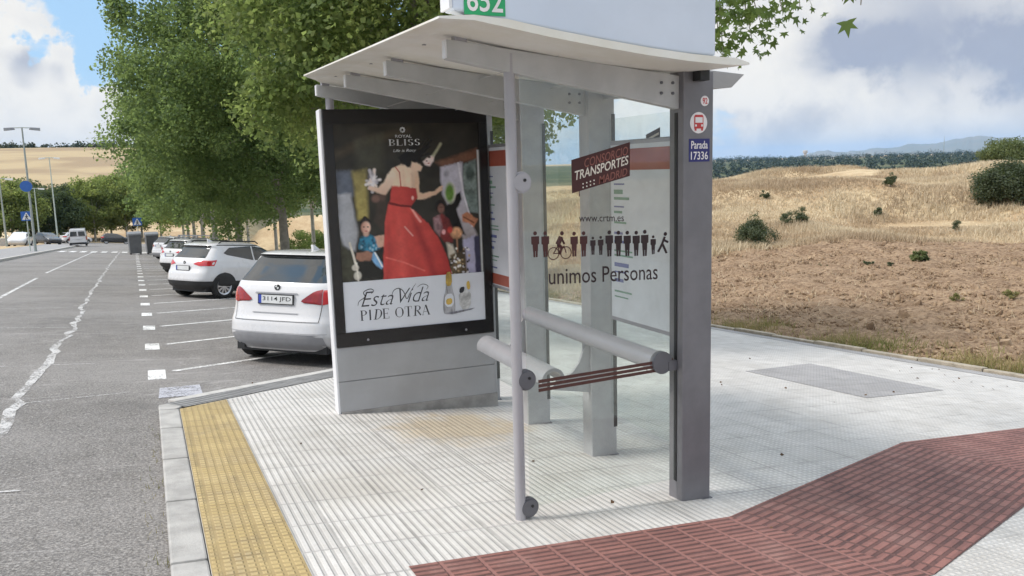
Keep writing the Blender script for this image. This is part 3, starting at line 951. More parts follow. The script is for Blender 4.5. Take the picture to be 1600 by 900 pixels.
# back glass panes with what hangs on them
BX = SX + .17
for k in range(3):
    y0 = SY + PD + k * PSP; y1 = SY + (k + 1) * PSP
    pane = MB(SB).box(BX, BX + .009, y0, y1, P(BX, y0) + .27 - .05 * k, 1.96 + rise(y0)).build('back_glass', 'back_glass', shelter)
    if k == 0:
        MB(SB).prism([(BX - .003, 4.62, 1.70), (BX - .003, 4.46, 1.74), (BX - .003, 4.46, 1.87), (BX - .003, 4.62, 1.83)], (.002, 0, 0)).build('emblem_and_reflection', 'decal_dark', pane)
        mb = MB(SB)
        for z in (1.80, 1.755): mb.prism([(BX - .005, 4.61, z - .012), (BX - .005, 4.47, z + .024), (BX - .005, 4.47, z + .038), (BX - .005, 4.61, z + .002)], (.001, 0, 0))
        mb.build('emblem_and_reflection_stripe', 'decal_pale', pane)
    if k == 1:  # reflection of the end-glass emblem, put on this pane as a coloured decal
        MB(SB).prism([(BX - .003, 5.55, 1.40), (BX - .003, 5.25, 1.50), (BX - .003, 5.25, 1.66), (BX - .003, 5.55, 1.56)], (.002, 0, 0)).build('emblem_and_reflection', 'decal_maroon', pane)
        mb = MB(SB)
        for z in (1.50, 1.445): mb.prism([(BX - .005, 5.53, z - .02), (BX - .005, 5.27, z + .066), (BX - .005, 5.27, z + .080), (BX - .005, 5.53, z - .006)], (.001, 0, 0))
        mb.build('emblem_and_reflection_stripe', 'decal_pale', pane)

def info_board(y0, y1, z0, z1, full):
    x = SX + .055
    b = MB(SB).box(x, x + .05, y0, y1, z0, z1).build('information_board', 'rail_grey', shelter, bevel=.008)
    MB(SB).box(x - .004, x, y0 + .02, y1 - .02, z0 + .03, z1 - .03).build('timetable_sheet', 'map_paper', b)
    MB(SB).box(x - .006, x - .0041, y0 + .025, y1 - .025, z1 - .20, z1 - .06).build('red_header', 'map_red', b)
    mb = MB(SB); mb2 = MB(SB)
    rg = random.Random(8)
    zz = z1 - .30
    while zz > z0 + .15:
        w = rg.uniform(.10, .24)
        (mb if rg.random() < .6 else mb2).box(x - .006, x - .0042, y1 - .06 - w, y1 - .06, zz, zz + rg.uniform(.008, .03))
        zz -= rg.uniform(.03, .075)
    mb.build('printed_lines', 'map_ink', b); mb2.build('printed_lines', 'map_ink_blue', b)
    if not full:
        MB(SB).box(x - .006, x - .0041, y0 + .025, y1 - .025, z0 + .04, z0 + .14).build('red_footer', 'map_red', b)
info_board(4.16, 4.90, .545, 1.80, True)
info_board(6.40, 7.16, .52, 1.86, False)

# leaning rail and tubular bench along the back
rail = MB(SB).tube([(2.82, 4.06, .425), (2.82, 5.93, .443)], .064, 24).build('leaning_rail', 'rail_grey', shelter, smooth='auto')
MB(SB).tube([(2.82, 4.035, .425), (2.82, 4.075, .425)], .07, 24).build('end_cap', 'clamp_grey', rail, smooth='auto')
MB(SB).box(2.86, SX + .01, 4.03, 4.10, .37, .43).build('rail_bracket', 'clamp_grey', rail)
for k in (1,):
    y = SY + k * PSP + .07
    MB(SB).box(2.84, SX + .004, y - .02, y + .02, .38, .41).build('rail_bracket', 'clamp_grey', rail)
mb = MB(SB)
def half_pipe(y0, y1, cx, cz, ro, ri, zt):
    ns = 22
    for y in (y0, y1):
        pass
    vs = []; fs = []
    for (y, sh) in ((y0, 0), (y1, zt)):
        for i in range(ns + 1):
            q = math.pi * (-.06 + 1.12 * i / ns)
            vs.append((cx + ro * math.cos(q), y, cz + sh + ro * math.sin(q)))
        for i in range(ns + 1):
            q = math.pi * (-.06 + 1.12 * i / ns)
            vs.append((cx + ri * math.cos(q), y, cz + sh + ri * math.sin(q)))
    m_ = ns + 1
    for i in range(ns):
        fs += [(i, i + 1, 2 * m_ + i + 1, 2 * m_ + i), (m_ + i, 3 * m_ + i, 3 * m_ + i + 1, m_ + i + 1), (i, m_ + i, m_ + i + 1, i + 1), (2 * m_ + i, 2 * m_ + i + 1, 3 * m_ + i + 1, 3 * m_ + i)]
    for i in (0, ns):
        fs.append((i, 2 * m_ + i, 3 * m_ + i, m_ + i))
    return vs, fs
v_, f_ = half_pipe(5.08, 6.33, 2.6, .10, .094, .070, .02)
bench = MB(SB).add(v_, f_).build('bench_seat', 'seat_white', shelter, smooth='auto')
for y in (5.12, 6.24):
    pts = [(2.62, .02), (2.66, .10), (2.72, .10), (2.78, .13), (2.84, .20), (2.88, .30), (SX + .002, .36), (SX + .002, -.04)]
    MB(SB).prism([(x, y, z) for x, z in pts], (0, .025, 0)).build('bench_bracket', 'shelter_grey', bench)

# header sign above the roof
mb = MB(SB)
hy = 3.60
top = 2.98
bot = [(1.36, 2.355), (1.6, 2.325), (1.85, 2.292), (2.12, 2.258), (2.4, 2.228), (2.66, 2.205), (2.855, 2.196)]
ring = [(x, hy, z) for x, z in bot] + [(2.855, hy, top), (1.36, hy, top)]
hs = mb.prism(ring, (0, .11, 0)).build('header_sign', 'header_white', shelter, bevel=.012, seg=3)
MB(SB).prism([(1.345, hy - .004, 2.36), (1.359, hy - .004, 2.36), (1.359, hy - .004, top), (1.345, hy - .004, top)], (0, .118, 0)).build('sign_edge', 'header_frame', hs)
gp = MB(SB).prism([(1.418, hy - .005, 2.335), (1.625, hy - .005, 2.335), (1.625, hy - .005, 2.47), (1.418, hy - .005, 2.47)], (0, .0045, 0)).build('route_plate', 'sign_green', hs)
mb = MB(SB); put_text(mb, '652', 1.432, 1.612, 2.350, 2.455, hy - .0065, .012); mb.build('route_number', 'sticker_white', hs)

# stickers on the first pillar
py = SY - .002
pil0 = [c for c in shelter.children if c.name.startswith('pillar')][0]
def ring_poly(cx, cz, r, n=28): return [(cx + r * math.cos(2 * math.pi * i / n), py, cz + r * math.sin(2 * math.pi * i / n)) for i in range(n)]
MB(SB).prism(ring_poly(3.078, 1.995, .030), (0, .0015, 0)).build('number_sticker', 'sticker_white', pil0)
mb = MB(SB); put_text(mb, '92', 3.061, 3.096, 1.977, 2.013, py - .0015, .02); mb.build('sticker_number', 'sticker_red', pil0)
MB(SB).prism(ring_poly(3.034, 1.868, .062), (0, .0015, 0)).build('bus_sticker', 'sticker_white', pil0)
mb = MB(SB)
def rr(x0, x1, z0, z1, y): mb.prism([(x0, y, z0), (x1, y, z0), (x1, y, z1), (x0, y, z1)], (0, .001, 0))
c0, c1 = 3.034, 1.868
mb.prism([(c0 - .033, py - .002, c1 - .034), (c0 + .033, py - .002, c1 - .034), (c0 + .033, py - .002, c1 + .036), (c0 + .026, py - .002, c1 + .046), (c0 - .026, py - .002, c1 + .046), (c0 - .033, py - .002, c1 + .036)], (0, .001, 0))
rr(c0 - .030, c0 - .017, c1 - .046, c1 - .033, py - .002); rr(c0 + .017, c0 + .030, c1 - .046, c1 - .033, py - .002)
mb.build('bus_symbol', 'sticker_red', pil0)
mb = MB(SB)
rr(c0 - .026, c0 + .026, c1 + .000, c1 + .032, py - .0035)
rr(c0 - .028, c0 - .016, c1 - .022, c1 - .010, py - .0035); rr(c0 + .016, c0 + .028, c1 - .022, c1 - .010, py - .0035)
mb.build('bus_symbol_window', 'sticker_white', pil0)
MB(SB).prism([(2.965, py, 1.640), (3.115, py, 1.640), (3.115, py, 1.775), (2.965, py, 1.775)], (0, .0015, 0)).build('stop_plate', 'sticker_navy', pil0, bevel=0)
mb = MB(SB)
put_text(mb, 'Parada', 2.980, 3.100, 1.716, 1.762, py - .0015, .012); put_text(mb, '17336', 2.978, 3.102, 1.652, 1.700, py - .0015, .012)
mb.build('stop_lettering', 'sticker_white', pil0)

# ------------------------------------------------------------------ advertising panel (built in its own frame: x along the face, y into it)
AW, AH, AD = 1.53, 2.73, .20
ad = thing('advertising_panel', 'freestanding lit-poster advertising panel, woman in red dress, at far end of the bus shelter', 'advertising panel',
           (1.466, 7.16, -.545), (0, rad(-.35), rad(-4.2)))
AB = (0, 0, 0)
cab = MB().box(.02, AW - .02, .012, AD, -.06, AH - .01).build('cabinet', 'cabinet_grey', ad, bevel=.01)
MB().box(-.004, .0199, 0.0, AD + .004, -.05, AH).build('side_trim', 'cabinet_white', ad, bevel=.006)
MB().box(AW - .0199, AW + .004, 0.0, AD + .004, -.08, AH).build('side_trim', 'cabinet_grey', ad, bevel=.006)
MB().box(.02, AW - .02, -.004, .0118, .02, .30).build('base_door', 'cabinet_grey', ad, bevel=.003)
MB().box(.02, AW - .02, -.004, .0118, .306, .618).build('base_cover', 'cabinet_grey', ad, bevel=.003)
MB().box(0.03, AW - .0, -.012, AD + .01, -.12, .02).build('concrete_foot', 'concrete_foot', ad, bevel=.006)
fz0, fz1 = .625, AH - .005
px0, px1, pz0, pz1 = .105, 1.43, .755, 2.60
mb = MB()
mb.box(.02, AW - .02, -.03, .0115, fz0, pz0); mb.box(.02, AW - .02, -.03, .0115, pz1, fz1)
mb.box(.02, px0, -.03, .0115, pz0, pz1); mb.box(px1, AW - .02, -.03, .0115, pz0, pz1)
fr_ = mb.build('black_frame', 'frame_black', ad, bevel=.004)
for xk in (.30, 1.23): MB().disc((xk, -.0315, fz0 + .05), .011, (0, 1, 0), .004, 14).build('lock', 'rail_grey', fr_)


def poster_mat():
    m, N, p = base_mat('poster_scene')
    t = N.n('ShaderNodeTexCoord'); v = t.outputs['Object']
    s = N.n('ShaderNodeSeparateXYZ'); N.link(v, s.inputs[0])
    a = N.noise(v, 3.2, 5, .6, .8)
    b = N.noise(v, 8.5, 5, .6, .5)
    c = N.mix(N.ramp(a, .35, .7), (.030, .026, .020), (.105, .085, .062))
    c = N.mix(N.math('MULTIPLY', N.ramp(b, .55, .75), .4), c, (.16, .13, .10))
    N.link(c, p.inputs['Base Color']); p.inputs['Roughness'].default_value = .3
    MATS['poster_scene'] = m


poster_mat()
for nm, c in (('p_skin', (.62, .40, .29)), ('p_red', (.46, .040, .028)), ('p_hair', (.018, .013, .012)), ('p_dark_red', (.24, .018, .016)), ('p_light', (.42, .42, .45)), ('p_white', (.66, .66, .66)),
              ('p_beige', (.30, .215, .14)), ('p_olive', (.17, .14, .07)), ('p_blue', (.05, .20, .34)), ('p_green', (.11, .24, .05)), ('p_grey', (.26, .26, .30)), ('p_brown', (.13, .075, .05)), ('p_gold', (.62, .42, .10)),
              ('p_ink', (.05, .05, .06)), ('p_navy', (.05, .05, .10)), ('p_pink', (.50, .25, .22)), ('p_rust', (.30, .12, .06))):
    m, N, p = base_mat(nm)
    t = N.n('ShaderNodeTexCoord')
    mp = N.n('ShaderNodeMapping', inp={'Scale': (15., 1., 3.2) if nm in ('p_red', 'p_light', 'p_grey', 'p_blue', 'p_dark_red') else (5., 1., 5.), 'Rotation': (0, rad(-14), 0)}); N.link(t.outputs['Object'], mp.inputs['Vector'])
    f1 = N.ramp(N.noise(mp.outputs[0], 1.6, 6, .6, .5), .36, .66)
    col = N.mix(f1, tuple(min(1, x * 1.18) for x in c), tuple(x * .52 for x in c))
    N.link(col, p.inputs['Base Color']); p.inputs['Roughness'].default_value = .3
    MATS[nm] = m
PYF = .0
zc = pz0 + .455                                     # top of the white caption band
poster = MB().box(px0, px1, PYF, .0105, pz0, pz1).build('poster', 'poster_scene', ad)
# picture coordinates: photo pixel inside the poster -> poster plane
def pq(u, v):
    """poster-local layout: u 0..1 left to right, v 0..1 top to bottom"""
    return (px0 + u * (px1 - px0), pz1 - v * (pz1 - pz0))
lay = [0]
def shape(pts, m, name, close=True, smooth=2):
    lay[0] += 1
    y = PYF - .0006 - lay[0] * .00022
    P_ = [Vector(pq(*p)) for p in pts]
    for _ in range(smooth):                     # Chaikin rounding
        Q = []
        for i in range(len(P_)):
            a, b = P_[i], P_[(i + 1) % len(P_)]
            Q += [a * .75 + b * .25, a * .25 + b * .75]
        P_ = Q
    o = MB()
    bm = bmesh.new()
    vs = [bm.verts.new((p.x, y, p.y)) for p in P_]
    f = bm.faces.new(vs)
    bmesh.ops.triangulate(bm, faces=[f], ngon_method='EAR_CLIP')
    bm.normal_update()
    me = bpy.data.meshes.new(name); bm.to_mesh(me); bm.free()
    me.materials.append(MATS[m])
    ob = bpy.data.objects.new(name, me); COL.objects.link(ob); ob.parent = poster
    return ob
# pixel -> uv helper for the photograph's poster quad (used once for layout proportions)
def U(x, y):
    xl = 524 + (y - 190) * (545 - 524) / (517 - 190); xr = 748 + (y - 190) * (757 - 748) / (500 - 190)
    u = (x - xl) / (xr - xl); yt = 190.; yb = 517 + u * (500 - 517)
    return (u, (y - yt) / (yb - yt))
def S(pts, m, name, smooth=2): return shape([U(*p) for p in pts], m, name, smooth=smooth)
# the printed photograph: a fine sheet whose ink is laid down shape by shape with soft edges (photo pixels of the poster as units)
NU, NV = 250, 290
vmax = U(640, 431)[1]
gu, gv = np.meshgrid(np.linspace(0, 1, NU), np.linspace(0, vmax, NV), indexing='ij')
IY = 190 + gv * (327 - 17 * gu)
IX = (524 + (IY - 190) * 21 / 327) * (1 - gu) + (748 + (IY - 190) * 9 / 310) * gu
rgn = np.random.default_rng(31)
def nz(cell, seed):
    g = np.random.default_rng(seed).random((int(260 / cell) + 4, int(280 / cell) + 4))
    fx, fy = (IX - 515) / cell, (IY - 180) / cell
    ix, iy = fx.astype(int), fy.astype(int); tx, ty = fx - ix, fy - iy
    tx = tx * tx * (3 - 2 * tx); ty = ty * ty * (3 - 2 * ty)
    return g[ix, iy] * (1 - tx) * (1 - ty) + g[ix + 1, iy] * tx * (1 - ty) + g[ix, iy + 1] * (1 - tx) * ty + g[ix + 1, iy + 1] * tx * ty
N_A, N_B, N_C = nz(26, 1), nz(9, 2), nz(3, 3)
lin = lambda c: (np.asarray(c, float) / 255) ** 2.2
ink = lin((46, 43, 38))[None, None] * (.45 + .7 * N_A + .35 * N_B)[..., None]
def lay_ink(mask, c, tex=.25, c2=None, t=None):
    global ink
    col = np.broadcast_to(lin(c), ink.shape)
    if c2 is not None: col = col * (1 - t[..., None]) + lin(c2) * t[..., None]
    col = col * (1 + tex * ((N_B - .5) * 1.2 + (N_C - .5) * .8))[..., None]
    ink = ink * (1 - mask[..., None]) + col * mask[..., None]
def pm(pts, soft=1.3, wob=.8):
    x = IX + (N_B - .5) * 2 * wob; y = IY + (N_C - .5) * 2 * wob
    d = np.full(IX.shape, 1e9); inside = np.zeros(IX.shape, bool)
    for (ax, ay), (bx_, by_) in zip(pts, pts[1:] + pts[:1]):
        ex, ey = bx_ - ax, by_ - ay
        k = np.clip(((x - ax) * ex + (y - ay) * ey) / (ex * ex + ey * ey + 1e-9), 0, 1)
        d = np.minimum(d, np.hypot(x - ax - k * ex, y - ay - k * ey))
        if ay != by_: inside ^= ((ay > y) != (by_ > y)) & (x < ex * (y - ay) / (by_ - ay) + ax)
    sd = np.where(inside, -d, d)
    return np.clip(.5 - sd / (2 * soft), 0, 1)
def em(cx, cy, rx, ry, soft=1.2):
    return np.clip(.5 - (np.hypot((IX - cx) / rx, (IY - cy) / ry) - 1) * min(rx, ry) / (2 * soft), 0, 1)
def lm_(pts, w, soft=.8):
    d = np.full(IX.shape, 1e9)
    for (ax, ay), (bx_, by_) in zip(pts, pts[1:]):
        ex, ey = bx_ - ax, by_ - ay
        k = np.clip(((IX - ax) * ex + (IY - ay) * ey) / (ex * ex + ey * ey), 0, 1)
        d = np.minimum(d, np.hypot(IX - ax - k * ex, IY - ay - k * ey))
    return np.clip(.5 - (d - w) / (2 * soft), 0, 1)
gx = lambda a, b: np.clip((IX - a) / (b - a), 0, 1)
gy = lambda a, b: np.clip((IY - a) / (b - a), 0, 1)
# room: ceiling beam, olive wall, curtains
lay_ink(pm([(524, 232), (560, 215), (640, 196), (640, 204), (560, 228), (526, 246)], 5) * .35, (92, 80, 62))
lay_ink(pm([(556, 215), (598, 205), (600, 262), (560, 270)], 6) * .5, (78, 78, 66))
lay_ink(pm([(524, 262), (552, 262), (556, 300), (528, 304)], 4) * .8, (98, 106, 122))
lay_ink(pm([(553, 262), (574, 258), (577, 336), (562, 338)], 3), (128, 118, 76), .3, (160, 146, 84), gy(262, 336))
lay_ink(pm([(529, 298), (551, 296), (562, 358), (560, 388), (548, 384), (538, 376), (532, 350)], 2.5), (168, 170, 178), .18, (120, 120, 118), gx(530, 566) * .5)
lay_ink(pm([(532, 350), (541, 378), (556, 392), (560, 420), (552, 434), (536, 436)], 3), (58, 58, 46), .5)
lay_ink(pm([(590, 300), (604, 292), (606, 330), (600, 356), (586, 340)], 3) * .8, (66, 54, 48))
lay_ink(em(588, 305, 6, 6, 2) * .7, (128, 96, 86)); lay_ink(em(598, 302, 5, 7, 2) * .6, (96, 72, 66))
# right hand side: cornice, windows, bright jamb
lay_ink(pm([(680, 250), (746, 230), (748, 246), (690, 258)], 3), (112, 78, 62))
lay_ink(pm([(687, 258), (722, 250), (726, 310), (738, 345), (746, 366), (724, 372), (712, 340), (700, 320), (690, 300)], 2), (182, 178, 190), .2, (150, 140, 140), gy(300, 370))
lay_ink(pm([(724, 254), (744, 246), (748, 330), (730, 328), (724, 300)], 2), (118, 130, 126), .6)
lay_ink(em(735, 268, 7, 12, 2) * .8, (62, 74, 70), .6); lay_ink(em(697, 268, 4, 5, 2) * .6, (110, 108, 118)); lay_ink(em(736, 305, 6, 10, 2) * .6, (84, 96, 92), .6)
lay_ink(lm_([(716, 252), (724, 300), (738, 350)], 1.6), (206, 202, 210))
lay_ink(pm([(712, 300), (719, 296), (721, 308), (713, 324), (720, 345), (727, 364), (712, 360), (696, 340), (694, 322)], 1.6), (24, 21, 21))
lay_ink(em(703, 298, 8.5, 16, 1.6), (205, 200, 186)); lay_ink(em(702, 298, 7, 14.5, 2), (98, 134, 58), .5)
lay_ink(pm([(722, 332), (730, 328), (747, 340), (741, 352), (733, 346), (722, 343)], 1.2), (168, 112, 84), .5); lay_ink(lm_([(724, 336), (740, 345)], 1.2) * .8, (92, 50, 38))
# seated guest, flowers, table
lay_ink(pm([(676, 338), (690, 330), (700, 340), (708, 358), (706, 376), (694, 376), (684, 362)], 2), (112, 44, 44), .5)
lay_ink(pm([(676, 338), (686, 332), (690, 352), (686, 366), (678, 356)], 2) * .8, (146, 118, 122), .8)
lay_ink(em(687, 319, 8, 10, 1.5), (30, 22, 22)); lay_ink(em(688, 322, 5, 7, 1.5), (124, 88, 78), .3); lay_ink(lm_([(686, 320), (691, 320)], .6) * .7, (60, 40, 36)); lay_ink(lm_([(687, 326), (690, 326)], .5) * .6, (120, 50, 50))
lay_ink(pm([(723, 372), (742, 364), (745, 424), (722, 427)], 1.6), (164, 160, 184), .2)
lay_ink(pm([(740, 368), (748, 365), (752, 424), (743, 425)], 1.2), (58, 56, 78))
lay_ink(em(712, 361, 9, 9, 2), (186, 138, 104), .7); lay_ink(em(702, 356, 4, 5, 1.2), (186, 62, 56)); lay_ink(em(692, 359, 3, 4, 1), (206, 150, 150)); lay_ink(lm_([(713, 370), (714, 392)], 1.2), (150, 110, 84))
lay_ink(pm([(696, 376), (706, 380), (712, 396), (708, 420), (700, 400)], 2), (196, 186, 170), .3)
lay_ink(pm([(702, 396), (726, 386), (730, 428), (704, 430)], 2), (88, 74, 56), .8)
for k in range(46):
    lay_ink(em(rgn.uniform(702, 733), rgn.uniform(384, 428), rgn.uniform(.8, 2.2), rgn.uniform(.8, 2.4), .8), ((226, 220, 208), (40, 34, 28), (176, 150, 110), (206, 200, 204))[k % 4], .2)
lay_ink(pm([(746, 232), (749, 232), (757, 426), (752, 426)], .8, .1), (196, 196, 196), .1)
# lady at the left with blue top
lay_ink(pm([(562, 366), (592, 360), (604, 374), (602, 428), (562, 432), (556, 400)], 2.5), (28, 27, 25), .4)
lay_ink(pm([(564, 366), (578, 361), (592, 366), (594, 384), (580, 389), (563, 384)], 1.4), (46, 116, 146), .9)
for k in range(10): lay_ink(em(rgn.uniform(566, 592), rgn.uniform(366, 386), 1.6, 2.2, .8) * .8, ((150, 180, 196), (24, 54, 84))[k % 2])
lay_ink(pm([(586, 364), (600, 362), (606, 372), (602, 380), (592, 382)], 1.4), (198, 158, 138), .2)
lay_ink(pm([(560, 390), (578, 387), (585, 392), (580, 402), (566, 403), (559, 399)], 1.4), (152, 110, 92), .2)
lay_ink(pm([(585, 388), (591, 394), (601, 412), (597, 416), (589, 410), (582, 400)], 1.2), (104, 146, 184), .6); lay_ink(lm_([(587, 390), (598, 412)], 1.1), (224, 228, 236))
lay_ink(em(573, 342, 8, 8, 1.4), (34, 26, 24)); lay_ink(em(572, 335, 3, 3, 1), (34, 26, 24)); lay_ink(em(573.5, 350, 7, 9.5, 1.2), (222, 184, 166), .1, (170, 120, 104), gx(566, 577) * -1 + 1); lay_ink(em(574, 360, 4, 4, 1.4), (200, 160, 142))
for ex in (570.5, 576.5): lay_ink(em(ex, 349, 1.3, .9, .6), (50, 36, 34))
lay_ink(em(574, 355.5, 2, .8, .6), (170, 70, 74))
lay_ink(lm_([(550, 374), (555, 392), (559, 408)], 1.6), (206, 200, 188)); lay_ink(em(558.5, 413, 5, 5, 1.2), (196, 190, 178)); lay_ink(em(562, 426, 5.5, 7, 1.2), (192, 186, 174)); lay_ink(lm_([(560, 406), (563, 434)], 1.2), (214, 208, 196))
# dancer: skirt first
red = pm([(607, 314), (640, 319), (650, 328), (668, 346), (684, 368), (696, 396), (707, 432), (600, 436), (600, 380), (602, 344)], 1.2)
lay_ink(red, (196, 72, 66), .12, (150, 46, 46), np.clip(gx(640, 700) * .7 + gy(330, 430) * .15 + (N_A - .5) * .5, 0, 1))
lay_ink(pm([(642, 330), (656, 352), (672, 390), (682, 430), (672, 430), (660, 390), (646, 352)], 4) * red * .55, (122, 34, 38))
lay_ink(pm([(606, 322), (612, 380), (610, 434), (602, 434)], 4) * red * .5, (150, 48, 46))
lay_ink(pm([(622, 330), (632, 380), (634, 432), (626, 432), (620, 380)], 5) * red * .35, (222, 96, 86))
lay_ink(lm_([(604, 398), (630, 406), (662, 420)], .9, 1.2) * red * .8, (220, 116, 104)); lay_ink(lm_([(642, 320), (650, 334), (656, 342)], 1.5, 1.4) * red * .8, (232, 168, 158)); lay_ink(lm_([(632, 350), (644, 364)], .8, 1.2) * red * .8, (232, 180, 170))
# feathery cloth in her raised hand
for k in range(26):
    a_ = rgn.uniform(0, 6.283); q_ = rgn.uniform(2, 15)
    lay_ink(lm_([(584, 278), (584 + .8 * q_ * math.cos(a_), 277 + 1.25 * q_ * math.sin(a_))], rgn.uniform(1., 2.4), 1.2) * .85, ((228, 222, 224), (198, 192, 200), (236, 220, 212))[k % 3], .2)
for (ex, ey) in ((578, 271), (590, 278), (583, 266)): lay_ink(em(ex, ey, 2, 3, 1.4) * .6, (120, 116, 126))
# back, arms, neck
lay_ink(pm([(612, 259), (626, 253), (640, 256), (652, 262), (654, 276), (650, 291), (612, 288), (609, 272)], 1.3), (226, 198, 174), .08, (196, 160, 136), gx(640, 656))
lay_ink(pm([(614, 258), (606, 268), (600, 280), (592, 288), (578, 284), (577, 290), (590, 296), (603, 300), (611, 288), (618, 272)], 1.3), (228, 204, 184), .08, (204, 170, 150), gy(270, 300))
lay_ink(pm([(648, 268), (654, 280), (655, 296), (660, 299), (678, 294), (686, 288), (691, 292), (684, 298), (664, 307), (652, 308), (646, 296)], 1.2), (208, 172, 146), .1)
lay_ink(lm_([(686, 290), (690, 288)], 1.6), (214, 178, 152))
lay_ink(lm_([(643, 268), (645, 286)], 2.4, 2.) * .4, (176, 138, 116)); lay_ink(lm_([(630, 262), (632, 286)], 1.2, 2) * .35, (190, 154, 130))
lay_ink(lm_([(618, 257), (624, 265), (626, 287)], .8), (172, 72, 62))
lay_ink(pm([(612, 286), (630, 287), (650, 290), (652, 304), (641, 318), (609, 312), (611, 298)], 1.2), (186, 66, 62), .1, (150, 44, 46), gx(630, 654))
lay_ink(lm_([(608, 312), (626, 317), (641, 318)], 1.5), (104, 30, 34)); lay_ink(em(644, 305, 1.8, 3, .8), (222, 170, 160))
# head thrown back, hair flying
lay_ink(pm([(641, 247), (652, 250), (659, 257), (656, 263), (648, 263), (641, 260)], 1.2), (222, 190, 166), .08)
lay_ink(pm([(660, 249), (668, 243), (679, 237), (677, 248), (671, 256), (663, 254)], 1.3), (218, 196, 190), .3)
lay_ink(lm_([(676, 240), (682, 232), (688, 222)], 1.8, 1.6), (172, 170, 140), .4); lay_ink(em(670, 242, 2.2, 1.6, .8), (40, 30, 28)); lay_ink(em(666, 248, 1.4, 1, .6), (90, 50, 48)); lay_ink(em(669, 251.5, 1.8, .8, .5), (150, 60, 60))
for k in range(30):
    a_ = rgn.uniform(-.75, .2); q_ = rgn.uniform(14, 40); y0_ = rgn.uniform(238, 248); x0_ = rgn.uniform(626, 648)
    lay_ink(lm_([(x0_, y0_), (x0_ + q_ * .5 * math.cos(a_), y0_ + q_ * .5 * math.sin(a_) - 2), (x0_ + q_ * math.cos(a_ - .2), y0_ + q_ * math.sin(a_ - .2) - 2)], rgn.uniform(.5, 1.4), 1.) * .8, (22, 17, 17), .3)
lay_ink(pm([(622, 242), (630, 236), (644, 236), (657, 243), (659, 249), (650, 251), (643, 248), (640, 257), (636, 258), (630, 250)], 1.6), (22, 17, 17))
lay_ink(em(628, 199, 0.1, 0.1), (22, 17, 17))
X_ = px0 + gu * (px1 - px0); Z_ = pz1 - gv * (pz1 - pz0)
me_ = bpy.data.meshes.new('printed_picture')
me_.from_pydata(np.stack([X_, np.full_like(X_, PYF - .0015), Z_], -1).reshape(-1, 3).tolist(), [], [(i * NV + j, (i + 1) * NV + j, (i + 1) * NV + j + 1, i * NV + j + 1) for i in range(NU - 1) for j in range(NV - 1)])
ca_ = me_.color_attributes.new('ink', 'FLOAT_COLOR', 'POINT')
ca_.data.foreach_set('color', np.concatenate([np.clip(ink * 1.22, 0, .9), np.ones(ink.shape[:2] + (1,))], -1).astype(np.float32).ravel())
m_p, Np, pp = base_mat('poster_print')
at_ = Np.n('ShaderNodeAttribute', attribute_name='ink'); Np.link(at_.outputs['Color'], pp.inputs['Base Color']); pp.inputs['Roughness'].default_value = .25
me_.materials.append(m_p)
ob_ = bpy.data.objects.new('printed_picture', me_); COL.objects.link(ob_); ob_.parent = poster
